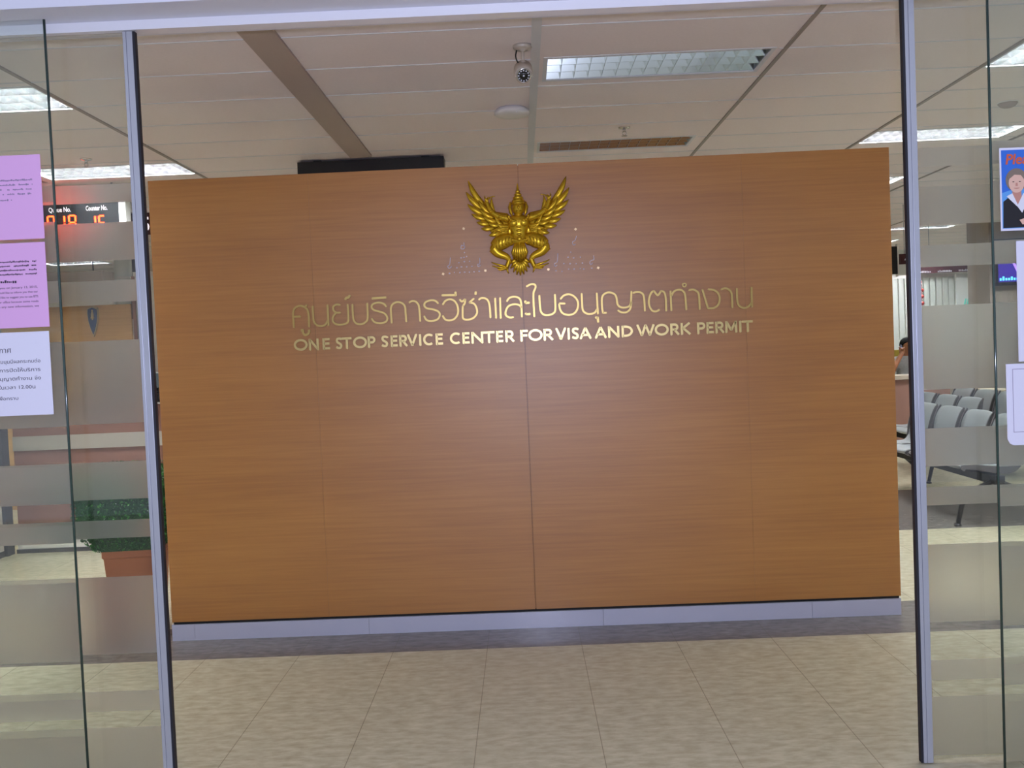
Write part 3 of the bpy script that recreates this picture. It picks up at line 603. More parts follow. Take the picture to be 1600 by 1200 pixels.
c = thing('smoke_detector', 'round flat white detector disc on the ceiling below the security camera', 'smoke detector', (0, 5.86, H))
m = MB(); m.lathe([(.085, 0), (.092, -.004), (.107, -.022), (.107, -.034), (.098, -.042), (.05, -.047), (.002, -.048)], n=36); m.build('cover', M['white'], c)
m = MB(); m.blob((.03, -.088, -.042), (.005, .005, .004), 5); m.build('indicator_lamp', M['ledw'], c)

def sprinkler(x, y, label):
    c = thing('fire_sprinkler', label, 'fire sprinkler', (x, y, H))
    m = MB(); m.lathe([(.042, 0), (.038, -.007), (.016, -.010), (.012, -.012)], n=20); m.build('escutcheon', M['chrome'], c)
    m = MB(); m.tube([(0, 0, -.008), (0, 0, -.03)], .010, 10)
    for s in (1, -1): m.tube([(s*.008, 0, -.028), (s*.014, 0, -.04), (s*.004, 0, -.056)], .003, 6)
    m.build('frame_arms', M['steel'], c)
    m = MB(); m.lathe([(.002, -.055), (.02, -.056), (.021, -.059), (.002, -.060)], n=16); m.build('deflector', M['chrome'], c)
sprinkler(.748, 6.5, 'chrome fire sprinkler just ahead of the brown reflecting ceiling light')
sprinkler(-2.99, 6.74, 'chrome fire sprinkler beside the lit light on the left')
c = thing('ceiling_speaker', 'small round grey fitting on the ceiling behind the right glass pane', 'ceiling speaker', (3.19, 6.27, H))
m = MB(); m.lathe([(.06, 0), (.06, -.01), (.045, -.028), (.03, -.034), (.002, -.035)], n=24); m.build('cover', M['gbox'], c)
m = MB(); m.lathe([(.064, 0), (.064, -.006), (.060, -.007)], n=24); m.build('rim', M['white'], c)

c = thing('black_display_box', 'long black box fixed under the ceiling behind the left half of the partition', 'display', (-1.054, 7.1, 0))
m = MB(); m.box(-.54, .54, 0, .16, 2.58, 2.985); m.build('housing', M['black'], c, bevel=.004)
m = MB()
for x in (-.4, .4): m.box(x-.03, x+.03, .05, .11, 2.984, 3.0)
m.build('bracket', M['darkmetal'], c)

# ------------------------------------------------------------------ notices on the glass
def sheet(name, label, x0, x1, z0, z1, m_, cat='paper notice', cut=0.0, y=3.344):
    g = thing(name, label, cat, ((x0+x1)/2, y, z0)); w, h = (x1-x0)/2, z1-z0
    m = MB()
    pts = [(-w, 0), (w, 0), (w, h), (-w, h)] if not cut else [(-w+cut, 0), (-w+.4*cut, .25*cut), (-w, cut)][::-1] + [(w, 0), (w, h), (-w, h)]
    m.prism(pts, -.0006, 0); m.build('sheet', m_, g); return g, w, h
def greek(m, x0, x1, z, hgt, y=-.0011, full=True):   # a line too small to read: short strokes
    x = x0
    while x < x1:
        l = random.uniform(.3, .9)*hgt; 
        if random.random() < .10 and not full: x += hgt
        else: m.box(x, min(x+l, x1), y, y+.0004, z + random.choice((0, 0, 0, -.2))*hgt, z+hgt*random.choice((.55, .7, .7, 1.0)))
        x += l+.22*hgt
g, w_, h_ = sheet('paper_notice', 'topmost pink paper notice on the left glass pane', -1.853, -1.643, 2.002, 2.293, M['pink'])
m = MB()
for i, (z, e) in enumerate(((.203, 0), (.187, 0), (.171, 0), (.155, 0), (.135, .075))): greek(m, -w_+.02, w_-.032-e, z, .0055, full=False)
m.build('printed_text', M['inkl'], g)
g, w_, h_ = sheet('paper_notice', 'middle pink paper notice on the left glass pane, with English text dated January 13', -1.855, -1.644, 1.695, 1.99, M['pink'])
m = MB(); 
for i in range(4): greek(m, -w_+.02, w_-.034, .228-.0145*i, .0058, full=False)
for i, t in enumerate(('visit you on January 13, 2015,', 'we would like to inform you that our', 'would like to suggest you to use BTS', 'to our office because some roads', 'have any new information, we')):
    put_words(m, t, .0105, -w_+.018, -.0011, .137-.0165*i, fit=2*w_-.052)
m.build('printed_text', M['ink'], g)
m = MB(); greek(m, -.09, .0, .158, .009); m.build('printed_heading', M['ink'], g)
g, w_, h_ = sheet('paper_notice', 'lowest notice on the left glass pane, white with large Thai text and 12.00', -1.950, -1.648, 1.388, 1.680, M['lilac'])
m = MB()
put_words(m, 'ประกาศ', .027, -.068, -.0011, .221, fit=.080)
for i, (t, f) in enumerate((('เนื่องจากการชุมนุมมีผลกระทบต่อ', .246), ('จึงขอเลื่อนการปิดให้บริการ', .246), ('วีซ่าและใบอนุญาตทำงาน จึง', .247), ('จะปิดรับคิวในเวลา 12.00น', .224))):
    put_words(m, t, .0170, -w_+.018, -.0011, .184-.030*i, fit=f)
put_words(m, 'จึงเรียนมาเพื่อทราบ', .0155, -.131, -.0011, .056, fit=.160)
m.build('printed_text', M['ink'], g)
g, w_, h_ = sheet('paper_notice', 'tall plain white paper at the right picture edge, between poster and lower sheet', 1.718, 1.99, 1.432, 1.848, M['lilac'], y=3.3425)
m = MB(); m.box(-.10, .10, -.0011, -.0007, .30, .33); greek(m, -.09, .09, .2, .008); m.build('printed_text', M['inkl'], g)
g, w_, h_ = sheet('paper_notice', 'lowest white sheet on the right glass pane with a thin printed border and rounded corner', 1.674, 1.884, 1.142, 1.425, M['lilac'], cut=.022)
m = MB()
for a in ((-w_+.022, -w_+.0235, .045, h_-.018), (w_-.0235, w_-.022, .045, h_-.018)): m.box(a[0], a[1], -.0011, -.0007, a[2], a[3])
for z in (.045, h_-.0195): m.box(-w_+.022, w_-.022, -.0011, -.0007, z, z+.0015)
m.build('printed_border', M['inkl'], g)
for i in range(0): pass

# blue poster of a woman with folded arms
g, w_, h_ = sheet('blue_poster', 'blue poster of a smiling short-haired woman with folded arms on the right glass pane', 1.668, 1.878, 1.884, 2.168, M['lilac'], 'poster')
m = MB(); m.box(-w_+.006, w_-.006, -.0010, -.0006, .008, h_-.008); m.build('background', M['poster_blue'], g)
m = MB(); m.prism([(-w_+.006, .008), (w_-.006, .008), (w_-.006, .13), (0, .16), (-w_+.006, .13)], -.0013, -.0010); m.build('pale_background', M['poster_sky'], g)
m = MB(); put_words(m, 'Please', .048, -w_+.018, -.0020, h_-.056, shear=.15, bold=.0012); m.build('poster_title', M['orange'], g)
px, pz = -.052, .145                            # printed portrait, all flat on the sheet
def flat(m_, pts, lay, name):
    q = MB(); q.prism(pts, -.0013-.0003*lay, -.0010-.0003*lay); q.build(name, m_, g)
ell = lambda cx, cz, rx, rz, n=22, a0=0, a1=360: [(cx+rx*math.cos(R(a0+(a1-a0)*i/n)), cz+rz*math.sin(R(a0+(a1-a0)*i/n))) for i in range(n + (a1-a0 != 360))]
flat(M['jacket'], [(-w_+.008, .010), (w_-.02, .010), (w_-.03, .07), (px+.045, .112), (px-.02, .118), (-w_+.010, .10)], 1, 'printed_jacket')
flat(M['hair_p'], ell(px+.003, pz+.028, .037, .040), 2, 'printed_hair')
flat(M['face2'], [(px-.012, pz-.005), (px+.018, pz-.005), (px+.022, .09), (px, .085), (px-.012, .10)], 3, 'printed_neck')
flat(M['collar'], [(px-.032, .118), (px-.012, .128), (px+.006, .088), (px+.026, .128), (px+.046, .110), (px+.02, .060), (px+.006, .080)], 4, 'printed_collar')
flat(M['face'], ell(px+.003, pz+.018, .027, .034), 5, 'printed_face')
flat(M['hair_p'], ell(px+.003, pz+.036, .030, .022, 18, 0, 180) + [(px-.024, pz+.03), (px-.004, pz+.046), (px+.018, pz+.044), (px+.030, pz+.028)], 6, 'printed_fringe')
for s in (-1, 1): flat(M['jacket'], ell(px+.003+s*.011, pz+.022, .0034, .0016, 10), 7, 'printed_eye')
flat(M['face2'], [(px, pz+.018), (px+.006, pz+.018), (px+.007, pz+.007), (px-.001, pz+.007)], 7, 'printed_nose')
flat(M['face2'], ell(px+.003, pz+.001, .010, .0035, 12, 180, 360), 7, 'printed_smile')
flat(M['face'], [(px+.01, .036), (px+.05, .048), (px+.075, .038), (px+.06, .022), (px+.02, .020)], 7, 'printed_hands')
flat(M['collar'], [(px+.045, .052), (px+.062, .052), (px+.078, .028), (px+.066, .024)], 8, 'printed_cuff')

# ------------------------------------------------------------------ left side behind the glass
p = thing('potted_bush', 'clipped square green bush in a terracotta pot at the left end of the partition', 'potted plant', (-2.315, 5.60, 0), R(4))
m = MB()                                        # square tapered pot with a rolled rim and a hollow top
def ring(h, z): return [(-h, -h, z), (h, -h, z), (h, h, z), (-h, h, z)]
prof = [(.115, 0), (.145, .44), (.152, .445), (.152, .49), (.136, .49), (.132, .43)]
vs = [q for h, z in prof for q in ring(h, z)]
m.add(vs, [(3, 2, 1, 0)] + [(4*i+k, 4*i+(k+1) % 4, 4*i+4+(k+1) % 4, 4*i+4+k) for i in range(5) for k in range(4)])
m.build('pot', M['terracotta'], p, bevel=.004)
B(-.131, .131, -.131, .131, .42, .45).build('soil', M['soil'], p)
m = MB(); rs = random.Random(3)
for k in range(5): a = k*1.3; m.tube([(.04*math.cos(a), .04*math.sin(a), .44), (.07*math.cos(a), .07*math.sin(a), .6), (.12*math.cos(a), .12*math.sin(a), .8)], [.012, .009, .004], 6)
m.build('stem', M['stem'], p)
m = MB()
def leafs(n, inner):
    for _ in range(n):
        z = rs.uniform(.49, .945); t = (z-.47)/.485
        hw = .165+.10*min(1, t*3.2) - (.05*max(0, (t-.85)/.15)**2)
        if rs.random() < .18: z = rs.uniform(.92, .965); x, y = rs.uniform(-hw, hw), rs.uniform(-hw, hw)
        else:
            k = rs.uniform(-hw, hw); q = hw*rs.uniform(.90, 1.01)
            x, y = [(k, -q), (k, q), (-q, k), (q, k)][rs.randrange(4)]
        c = Vector((x, y, z)); o = Vector((x, y, (z-.7)*.8)).normalized() + Vector((rs.uniform(-.7, .7), rs.uniform(-.7, .7), rs.uniform(-.4, .9)))
        o.normalize(); u = o.orthogonal().normalized(); v = o.cross(u); a = rs.uniform(0, 6.28); d = u*math.cos(a)+v*math.sin(a); e = o.cross(d)
        l = rs.uniform(.016, .026); wd = l*.36
        m.m = 1 if rs.random() < .22 else 0
        m.add([c-d*l*.5, c-e*wd*.8+o*.004, c+e*wd*.8+o*.004, c+d*l*.5-o*.003, c+o*.001], [(0, 1, 4), (0, 4, 2), (1, 3, 4), (4, 3, 2)])
leafs(7500, False)
m.m = 0; 
cv = [(-.15, .47), (-.225, .62), (-.225, .92), (.225, .92), (.225, .62), (.15, .47)]
m.add([(sx*h, sy*h, z) for h, z in ((.15, .48), (.243, .63), (.243, .915), (.21, .935)) for sx, sy in ((-1,-1),(1,-1),(1,1),(-1,1))],
      [(4*i+k, 4*i+(k+1) % 4, 4*i+4+(k+1) % 4, 4*i+4+k) for i in range(3) for k in range(4)] + [(3, 2, 1, 0), (12, 13, 14, 15)])
m.build('foliage', [M['leaf'], M['leaf2']], p, fixn=False)

k = thing('service_counter', 'long terracotta service counter with a grey stripe and black top behind the left glass door', 'counter', (-2.6, 8.0, 0))
B(-1.70, 1.7, 0, .55, .11, 1.215).build('front_panel', M['terra_panel'], k)
B(-1.70, 1.7, -.012, 0, .865, .985).build('grey_stripe', M['stripe'], k)
B(-1.71, 1.71, -.004, .556, .035, .11).build('kick_board', M['white'], k)
B(-1.72, 1.72, -.012, .55, 0, .035).build('base_strip', M['dgrey'], k)
B(-1.74, 1.74, -.06, .60, 1.228, 1.30).build('counter_top', M['granite'], k, bevel=.006)
B(-1.73, 1.73, -.05, .59, 1.213, 1.229).build('steel_edge', M['steel'], k)
k = thing('low_side_wall', 'low pale side wall with a dark end post at the far left behind the glass', 'low wall', (-4.42, 6.6, 0))
B(-.06, .06, -2.4, 1.27, .05, 1.12).build('panel', M['wall'], k)
B(-.064, .064, -2.4, 1.27, 0, .05).build('base_strip', M['dgrey'], k)
m = MB(); m.box(-.07, .085, 1.28, 1.39, 0, 1.18); m.blob((.05, 1.275, .98), .018, 7); m.build('end_post', M['dgrey'], k)

k = thing('monitor', 'dark computer monitor on the service counter at the left edge of the partition', 'monitor', (-3.2, 8.33, 1.30))
m = MB(); m.box(-.12, .12, -.08, .08, 0, .012); m.box(-.02, .02, .0, .03, .01, .1); m.build('stand', M['black'], k)
B(-.22, .10, -.02, .02, .04, .17).build('screen_housing', M['mon'], k, bevel=.004)
k = thing('white_column', 'slim bluish white column standing behind the service counter', 'column', (-3.53, 9.05, 0))
B(-.09, .10, 0, .2, 0, 2.38).build('shaft', M['deep'], k); B(-.12, -.09, -.01, .2, 0, 2.38).build('pink_edge', M['pinkpanel'], k); B(-.10, .11, -.01, .21, 2.38, 2.42).build('cap', M['white'], k)

k = thing('queue_display', 'black hanging queue board with glowing red digits 018 and 15', 'queue display', (-3.40, 7.6, 0))
B(-.36, .265, 0, .09, 2.53, 2.862).build('housing', M['black'], k, bevel=.003)
B(.266, .322, -.005, .095, 2.525, 2.867).build('end_cap', M['white'], k, bevel=.003)
m = MB()
for x in (-.25, .2): m.tube([(x, .045, 2.86), (x, .045, 3.0)], .008, 8)
m.build('hanger', M['alu'], k)
m = MB(); put_words(m, 'Queue No.', .054, -.292, -.0015, 2.778, fit=.176, bold=.0008); put_words(m, 'Counter No.', .054, .004, -.0015, 2.780, fit=.170, bold=.0008); m.build('caption', M['signtext'], k)
def seg7(m, ch, x, z, w, h, t=.011):
    S = {'0': 'abcdef', '1': 'bc', '8': 'abcdefg', '5': 'acdfg'}[ch]
    for s in S:
        q = {'a': (x+t, x+w-t, z+h-t, z+h), 'd': (x+t, x+w-t, z, z+t), 'g': (x+t, x+w-t, z+h/2-t/2, z+h/2+t/2),
             'f': (x, x+t, z+h/2+t*.6, z+h-t*.6), 'b': (x+w-t, x+w, z+h/2+t*.6, z+h-t*.6), 'e': (x, x+t, z+t*.6, z+h/2-t*.6), 'c': (x+w-t, x+w, z+t*.6, z+h/2-t*.6)}[s]
        m.box(q[0], q[1], -.004, .001, q[2], q[3])
for ch, x in (('0', -.308), ('1', -.226), ('8', -.138), ('1', .026), ('5', .100)):
    m = MB(); seg7(m, ch, x if ch != '1' else x, 2.632 if x < 0 else 2.620, (.062 if x < 0 else .055), .120); m.build('digit', M['led'], k)

k = thing('counter_sign', 'dark red hanging sign with a white number 5 beside the left door frame', 'sign', (-3.30, 8.5, 0))
B(-.22, .22, 0, .05, 2.695, 2.885).build('board', M['red_sign'], k, bevel=.003)
m = MB(); vs, fs = words('5', .175, bold=.004); m.add([(x-.022, -.002, z+2.725) for x, z in vs], fs); m.build('number', M['signtext'], k)
m = MB()
for x in (-.15, .15): m.tube([(x, .025, 2.88), (x, .025, 3.0)], .006, 7)
m.build('hanger', M['alu'], k)

k = thing('wood_screen', 'pale wood wall panel with a white cap strip far behind the left counter', 'wall panel', (-4.95, 10.5, 0))
B(-.75, .69, 0, .08, 0, 2.215).build('panel', M['veneer2'], k)
B(-.75, .47, -.015, .095, 2.215, 2.255).build('cap_strip', M['white'], k)
B(.695, .86, .02, .10, 0, 2.05).build('pale_end', M['wall'], k); B(.70, .80, .0, .08, 2.05, 2.4).build('brown_post', M['stem'], k)
k = thing('shield_emblem', 'pointed dark blue shield emblem on the pale wood panel', 'emblem', (-4.672, 10.49, 1.872))
sh = [(0, 0), (.03, .08), (.052, .17), (.060, .27), (.055, .315), (0, .335), (-.055, .315), (-.060, .27), (-.052, .17), (-.03, .08)]
m = MB(); m.prism(sh, -.02, .008); m.build('rim', M['tan'], k)
m = MB(); m.prism([(x*.86, .195+(z-.195)*.88) for x, z in sh], -.026, -.019); m.build('field', M['blue_shield'], k)
m = MB(); m.blob((0, -.026, .23), (.016, .006, .05), 7); m.blob((0, -.026, .285), (.010, .006, .012), 6); m.tube([(-.02, -.026, .2), (0, -.028, .25), (.02, -.026, .2)], [.004, .008, .004], 6); m.build('figure', M['tan'], k)
k = thing('hanging_panel', 'pinkish grey suspended box under the far left ceiling', 'bulkhead', (-4.84, 10.2, 0))
B(-.7, .42, 0, .3, 2.30, 2.565).build('box', M['gbox'], k, bevel=.004)
m = MB()
for x in (-.45, .28): m.tube([(x, .1, 2.56), (x, .1, 3.0)], .006, 7)
m.build('hanger', M['darkmetal'], k)
k = thing('round_column', 'pale round column beside the suspended box on the left', 'column', (-4.50, 10.95, 0))
m = MB(); m.lathe([(.11, 0), (.10, .02), (.10, 2.98), (.11, 3.0)], n=32); m.build('shaft', M['deep'], k)
m = MB(); m.lathe([(.103, 2.52), (.106, 2.53), (.106, 2.54), (.103, 2.55)], n=32); m.build('ring', M['white'], k)
k = thing('dark_post', 'narrow dark post right of the pale round column', 'post', (-4.33, 10.8, 0))
B(-.012, .03, 0, .06, 0, 2.96).build('shaft', M['dgrey'], k); B(-.04, .05, -.01, .07, 2.96, 3.0).build('top_plate', M['dgrey'], k)

# ------------------------------------------------------------------ waiting seats on the right
def shell_profile(off):
    P = [(-.235, .435), (-.262, .455), (-.24, .474), (-.15, .474), (-.02, .456), (.08, .450), (.145, .465), (.178, .52), (.205, .60), (.236, .71), (.272, .80), (.305, .845)]
    P = smooth(P, 3); out = []
    for i, q in enumerate(P):
        d = (P[min(i+1, len(P)-1)] - P[max(i-1, 0)]).normalized(); n = Vector((d.y, -d.x)); out.append(q + n*off)
    return out
def seat_mesh():
    m = MB(); A, Bq = shell_profile(0), shell_profile(.008); n = len(A); ny = 8
    for lay, Pq in ((0, A), (1, Bq)):
        vs = []
        for j in range(ny+1):
            t = 2*j/ny-1
            for i, q in enumerate(Pq):
                back = max(0, (q.y-.5)/.34)
                vs.append((q.x - .030*t*t*min(1, back*1.4) , t*.235, q.y + .012*t*t*(1 if back < .05 else .3) - .02*t*t*t*t*back))
        m.add(vs, [(j*n+i, j*n+i+1, (j+1)*n+i+1, (j+1)*n+i) for j in range(ny) for i in range(n-1)], True)
    N = n*(ny+1)
    e = [(i, i+1, N+i+1, N+i) for i in range(n-1)] + [(ny*n+i, ny*n+i+1, N+ny*n+i+1, N+ny*n+i) for i in range(n-1)]
    e += [(j*n, (j+1)*n, N+(j+1)*n, N+j*n) for j in range(ny)] + [(j*n+n-1, (j+1)*n+n-1, N+(j+1)*n+n-1, N+j*n+n-1) for j in range(ny)]
    for f in e: m.f.append(f); m.mi.append(0); m.sm.append(False)
    return m
def side_mesh(s):
    m = MB(); A, Bq = shell_profile(-.006), shell_profile(.052); k = len(A)
    Bq = [a + (b-a)*min(1, .35+.65*min(1, (i/k)*2.2))*(1 if i < k-6 else (k-1-i)/7+.14) for i, (a, b) in enumerate(zip(A, Bq))]
    y0, y1 = sorted((s*.234, s*.250))
    m.prism([(q.x - .028, q.y) if q.y > .62 else (q.x-.028*max(0, (q.y-.5)/.12), q.y) for q in A] + [(q.x-.028*min(1, max(0, (q.y-.5)/.12)), q.y) for q in Bq[::-1]], 0, 1)
    m.v = [(x, y0+(y1-y0)*y, z) for x, y, z in m.v]; return m
seat_me = seat_mesh().build('seat_shell', M['seat']); SEAT = seat_me
arm_me = [side_mesh(s).build('side_rim', M['sideframe']) for s in (-1, 1)]
brk = MB(); brk.box(-.10, .12, -.05, .05, .395, .452); BRK = brk.build('seat_bracket', M['darkmetal'])
proto = [SEAT] + arm_me + [BRK]
def bench(x, y0, n, label, legs):
    g = thing('beam_seating', label, 'waiting chairs', (x, y0, 0), 0, 'rows of grey waiting seats')
    for k in range(n):
        st = SEAT.copy(); COL.objects.link(st); st.parent = g; st.location = (0, .55*k, 0)
        for a in arm_me + [BRK]:
            c = a.copy(); COL.objects.link(c); c.parent = st
    B(-.04, .04, -.33, .55*(n-1)+.33, .325, .395).build('beam', M['darkmetal'], g, bevel=.004)
    for y in legs:
        for s in (-1, 1):
            m = MB(); m.tube([(s*.02, y, .345), (s*.15, y, .285), (s*.265, y, .17), (s*.30, y, .02)], [.022, .022, .02, .018], 10)
            m.lathe([(.028, 0), (.028, .012), (.018, .02)], (s*.302, y, 0), 14); m.build('leg', M['darkmetal'], g)
    return g
bench(3.70, 7.85, 4, 'nearest row of grey waiting seats right of the partition', (-.25, 1.9))
bench(4.40, 10.05, 3, 'short middle row of grey waiting seats, mostly hidden by the nearest row', (-.25, 1.3))
bench(5.12, 10.12, 4, 'farthest row of grey waiting seats, in front of the dark green counter', (-.25, 1.4))
for o in proto: bpy.data.objects.remove(o)

# ------------------------------------------------------------------ far right
k = thing('dark_counter', 'low dark green counter behind the farthest row of waiting seats', 'counter', (6.6, 11.72, 0))
B(-.85, 1.9, 0, .5, .06, .76).build('front_panel', M['dgreen'], k); B(-.82, 1.9, .02, .5, 0, .06).build('base_strip', M['black'], k); B(-.88, 1.93, -.03, .53, .76, .80).build('counter_top', M['stone'], k, bevel=.004)
k = thing('wall_screen', 'wall mounted television showing purple light on the grey brown wall', 'television', (6.52, 12.3, 0))
B(-.50, .50, -.07, -.02, 2.085, 2.675).build('housing', M['black'], k, bevel=.006); B(-.1, .1, -.02, 0, 2.3, 2.5).build('wall_bracket', M['darkmetal'], k)
B(-.465, .465, -.074, -.069, 2.13, 2.64).build('screen', M['screen'], k)
m = MB(); m.prism([(-.33, 2.46), (-.29, 2.46), (-.21, 2.26), (-.23, 2.24)], -.0765, -.0735); m.prism([(-.20, 2.13), (.46, 2.13), (.46, 2.30), (.1, 2.30), (-.05, 2.22)], -.0765, -.0735); m.build('screen_glow', M['screen2'], k)
m = MB()
for i in range(9): m.box(-.45+.035*i, -.428+.035*i, -.079, -.0735, 2.15, 2.15+(.03, .05, .03, .03, .045, .03, .03, .05, .03)[i])
m.build('screen_caption', M['screen3'], k)

k = thing('blind_screen', 'pale vertical blinds across the far counter on the right', 'blinds', (5.62, 14.0, 0))
B(-.75, .69, .02, .06, 2.33, 2.38).build('head_rail', M['white'], k)
for i in range(16):
    x = -.72+.0905*i; m = MB(); m.add([(x-.042, .0, .75), (x+.042, .022, .75), (x+.042, .026, .75), (x-.042, .004, .75), (x-.042, .0, 2.33), (x+.042, .022, 2.33), (x+.042, .026, 2.33), (x-.042, .004, 2.33)],
        [(0, 3, 2, 1), (4, 5, 6, 7), (0, 1, 5, 4), (1, 2, 6, 5), (2, 3, 7, 6), (3, 0, 4, 7)]); m.build('slat', M['blind'], k)
k = thing('far_counter', 'pale far counter below the vertical blinds', 'counter', (5.7, 14.05, 0))
B(-.95, 1.1, 0, .45, .0, .70).build('front_panel', M['wall'], k); B(-.98, 1.12, -.03, .48, .70, .74).build('counter_top', M['stone'], k, bevel=.004)
k = thing('white_board', 'tall white panel with a small teal mark right of the blinds', 'panel', (6.545, 14.0, 0))
B(-.22, .26, 0, .05, .75, 2.36).build('board', M['deep'], k)
m = MB(); m.prism([(-.14, 1.86), (-.11, 1.86), (-.08, 2.0), (-.10, 2.0)], -.004, 0); m.prism([(-.09, 1.86), (-.05, 1.86), (-.03, 2.0), (-.06, 2.0)], -.004, 0); m.build('teal_mark', M['teal'], k)
k = thing('long_sign', 'long dark red sign strip above the vertical blinds', 'sign', (6.10, 13.95, 0))
B(-.40, .51, 0, .05, 2.385, 2.52).build('board', M['red_sign'], k)
m = MB()
for a, b in ((-.36, -.16), (-.06, .14), (.24, .40)):
    x = a
    while x < b: m.box(x, x+.016, -.003, .001, 2.394, 2.394+random.choice((.02, .026, .03))); x += .023
m.build('printed_text', M['collar'], k)
m = MB()
for x in (-.3, .4): m.tube([(x, .025, 2.52), (x, .025, 3.0)], .006, 7)
m.build('hanger', M['alu'], k)
k = thing('number_sign', 'dark red counter sign with a white number 4 beside the right door frame', 'sign', (4.43, 11.0, 0))
B(-.09, .32, 0, .05, 2.325, 2.44).build('board', M['red_sign'], k)
m = MB(); put_words(m, '4', .125, -.040, -.002, 2.34, bold=.002); m.build('number', M['collar'], k)
m = MB()
for x in (-.03, .25): m.tube([(x, .025, 2.44), (x, .025, 3.0)], .005, 7)
m.build('hanger', M['alu'], k)
k = thing('dark_screen', 'thin dark screen with a white edge peeking out right of the partition', 'display', (4.02, 10.4, 0))
B(-.12, .055, 0, .05, 2.18, 2.475).build('screen', M['black'], k); B(.055, .068, -.005, .055, 2.15, 2.50).build('white_edge', M['white'], k)
m = MB(); m.tube([(-.03, .025, 2.47), (-.03, .025, 3.0)], .008, 7); m.build('hanger', M['alu'], k)
k = thing('red_hanging_ornament', 'string of small red and white baubles hanging in front of the vertical blinds', 'ornament', (5.66, 13.6, 0))
m = MB(); m.tube([(0, .35, 2.35), (0, .0, 2.25), (0, 0, 1.9)], .004, 6); m.build('string', M['red'], k)
for z, q in ((1.945, .03), (2.04, .028)): 
    m = MB(); m.blob((0, 0, z), q, 8); m.build('bauble', M['red'], k)
m = MB(); m.blob((.01, 0, 2.13), (.02, .02, .025), 7); m.build('rosette', M['red'], k)
m = MB(); m.blob((-.02, 0, 2.215), .02, 7); m.build('white_bead', M['white'], k)
k = thing('yellow_board', 'small yellow board behind the person with the phone', 'board', (5.35, 13.4, 0))
B(-.2, .3, 0, .02, 1.12, 1.31).build('board', M['yellow'], k)
m = MB(); m.tube([(0, .03, 0), (0, .03, 1.2)], .015, 8); m.lathe([(.12, 0), (.12, .015), (.02, .02)], (0, .03, 0), 18); m.build('stand', M['darkmetal'], k)

# writing table and the seated person with a phone
k = thing('writing_table', 'pale topped writing table in front of the person with the phone', 'table', (5.0, 12.12, 0))
B(-.42, .42, 0, .32, .955, 1.01).build('table_top', M['stone'], k, bevel=.006); B(-.38, .38, .03, .06, .12, .955).build('modesty_panel', M['pinkpanel'], k)
for sx in (-.37, .37):
    for sy in (.05, .27): m = MB(); m.tube([(sx, sy, 0), (sx, sy, .955)], .018, 8); m.build('leg', M['darkmetal'], k)
k = thing('stool', 'tall dark stool the person with the phone sits on', 'stool', (5.17, 12.95, 0))
m = MB(); m.lathe([(.001, .565), (.17, .565), (.185, .585), (.18, .615), (.16, .625), (.001, .625)], n=24); m.build('seat', M['black'], k)
for a in range(4):
    c_, s_ = math.cos(R(45+90*a)), math.sin(R(45+90*a)); m = MB(); m.tube([(.12*c_, .12*s_, .57), (.2*c_, .2*s_, 0)], .014, 8); m.build('leg', M['darkmetal'], k)
m = MB(); m.lathe([(.165, .22), (.175, .225), (.175, .235), (.165, .24)], n=24); m.build('foot_ring', M['steel'], k)

def skin_body(name, verts, edges, mats, parent, sub=2, root=0):
    me = bpy.data.meshes.new(name); me.from_pydata([v[:3] for v in verts], edges, []); me.materials.append(mats)
    o = bpy.data.objects.new(name, me); COL.objects.link(o); o.parent = parent
    s = o.modifiers.new('skin', 'SKIN'); s.use_smooth_shade = True
    if not me.skin_vertices: me.skin_vertices.new()
    for i, v in enumerate(verts):
        r = v[3] if isinstance(v[3], tuple) else (v[3], v[3]); me.skin_vertices[0].data[i].radius = r
        me.skin_vertices[0].data[i].use_root = (i == root)
    ss = o.modifiers.new('sub', 'SUBSURF'); ss.levels = sub; ss.render_levels = sub
    return o
pp = thing('person', 'person in a grey shirt with black hair holding a phone to the ear', 'person', (5.17, 12.95, 0), R(6))
J = [(0, .02, .75, (.15, .11)), (0, .03, .92, (.13, .095)), (0, .02, 1.08, (.15, .10)), (0, .01, 1.18, (.10, .075)), (0, 0, 1.235, .052), (0, -.012, 1.29, .058), (0, -.018, 1.35, (.072, .088)), (0, -.008, 1.41, (.070, .085)), (0, 0, 1.45, .045),
     (-.17, .015, 1.155, .062), (-.255, -.03, .98, .047), (-.245, -.135, 1.11, .038), (-.135, -.115, 1.265, .028), (-.11, -.10, 1.305, .030),      # right arm bent up to the ear
     (.17, .015, 1.155, .062), (.25, -.02, .93, .047), (.19, -.24, .985, .037), (.10, -.40, 1.03, .028),                                              # left arm resting forward
     (-.10, 0, .735, .10), (-.13, -.40, .71, .072), (-.14, -.36, .40, .055), (-.14, -.30, .13, .040), (-.145, -.42, .08, .035),
     (.10, 0, .735, .10), (.13, -.40, .71, .072), (.14, -.36, .40, .055), (.14, -.30, .13, .040), (.145, -.42, .08, .035)]
E_ = [(0, 1), (1, 2), (2, 3), (3, 4), (4, 5), (5, 6), (6, 7), (7, 8), (3, 9), (9, 10), (10, 11), (11, 12), (12, 13), (3, 14), (14, 15), (15, 16), (16, 17), (0, 18), (18, 19), (19, 20), (20, 21), (21, 22), (0, 23), (23, 24), (24, 25), (25, 26), (26, 27)]
skin_body('body', J, E_, M['skin'], pp)
g_ = lambda i, k=.012: J[i][:3] + (tuple(x+k for x in J[i][3]) if isinstance(J[i][3], tuple) else J[i][3]+k,)
S = [g_(0), g_(1), g_(2, .018), (0, .012, 1.175, (.135, .098)), g_(9, .03), (-.235, -.015, 1.03, .070), g_(14, .03), (.228, -.005, 1.02, .070), (0, .008, 1.225, .078)]
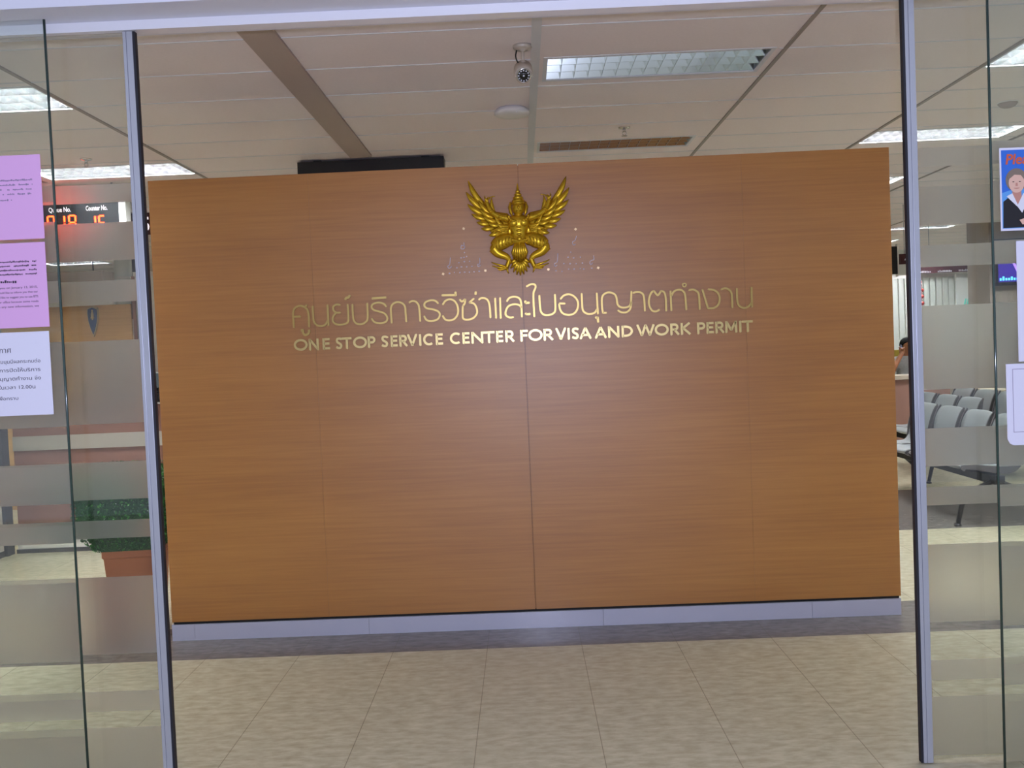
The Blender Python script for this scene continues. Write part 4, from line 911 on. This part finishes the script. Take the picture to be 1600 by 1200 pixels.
skin_body('shirt', S, [(0, 1), (1, 2), (2, 3), (3, 4), (4, 5), (3, 6), (6, 7), (3, 8)], M['shirt'], pp)
S = [g_(0, .016)] + [g_(i) for i in (18, 19, 20, 21, 23, 24, 25, 26)]
skin_body('trousers', S, [(0, 1), (1, 2), (2, 3), (3, 4), (0, 5), (5, 6), (6, 7), (7, 8)], M['trousers'], pp)
m = MB()                                         # short black hair: a cap shell down to the nape
n = 20
vs = []
for i in range(10):
    t = R(100)*i/9
    for a in range(n):
        an = 2*math.pi*a/n; fr = max(0, -math.sin(an)); tt = t*(1.12-.50*fr)
        vs.append((.085*math.sin(tt)*math.cos(an), .004+.102*math.sin(tt)*math.sin(an), 1.385+.092*math.cos(tt)))
m.add(vs, [(i*n+k_, i*n+(k_+1) % n, (i+1)*n+(k_+1) % n, (i+1)*n+k_) for i in range(9) for k_ in range(n)], True)
ho = m.build('hair', M['hair'], pp); so = ho.modifiers.new('thick', 'SOLIDIFY'); so.thickness = .012; so.offset = 0
m = MB(); m.tube([(0, -.105, 1.365), (0, -.122, 1.345), (0, -.11, 1.335)], [.008, .014, .008], 8); m.build('nose', M['skin'], pp)
for s in (-1, 1):
    m = MB(); m.blob((s*.03, -.098, 1.372), (.012, .006, .007), 7); m.build('eye', M['hair'], pp)
    m = MB(); m.blob((s*.082, .0, 1.355), (.010, .022, .032), 7); m.build('ear', M['skin'], pp)
m = MB(); m.blob((0, -.096, 1.305), (.024, .007, .007), 7); m.build('mouth', M['terra_panel'], pp)
for s, base, tip in ((-1, Vector((-.115, -.095, 1.30)), None), (1, Vector((.10, -.40, 1.03)), None)):
    m = MB()
    if s < 0:                                    # fingers wrap the phone
        m.blob((-.118, -.095, 1.305), (.026, .038, .042), 8)
        for i in range(4):
            z = 1.335-.020*i; m.tube([(-.125, -.075, z), (-.135, -.050-.004*i, z+.012), (-.118, -.028, z+.018), (-.100, -.018, z+.016)], [.0095, .009, .0085, .006], 8)
        m.tube([(-.125, -.125, 1.30), (-.122, -.14, 1.33), (-.108, -.13, 1.355)], [.011, .010, .007], 8)
    else:
        m.blob((.085, -.425, 1.028), (.04, .045, .016), 8)
        for i in range(4):
            x = .058+.019*i; l = (.05, .062, .058, .044)[i]; m.tube([(x, -.46, 1.030), (x-.006, -.46-l*.6, 1.032), (x-.008, -.46-l, 1.020)], [.009, .0085, .006], 8)
        m.tube([(.118, -.42, 1.028), (.128, -.45, 1.026), (.122, -.475, 1.022)], [.011, .010, .007], 8)
    m.build('hand', M['skin'], pp)
for s in (-1, 1):
    m = MB(); m.tube([(s*.142, -.27, .045), (s*.143, -.36, .05), (s*.146, -.44, .04), (s*.147, -.50, .03)], [.042, .046, .042, .022], 10, .8, ref=(0, 0, 1)); m.build('shoe', M['black'], pp)
ph = thing('mobile_phone', 'grey mobile phone held to the right ear of the person', 'phone', pp.location, R(6))
m = MB(); m.bar((-.132, -.112, 1.252), (-.096, -.030, 1.375), .048, .014); m.build('phone_body', M['phone'], ph)
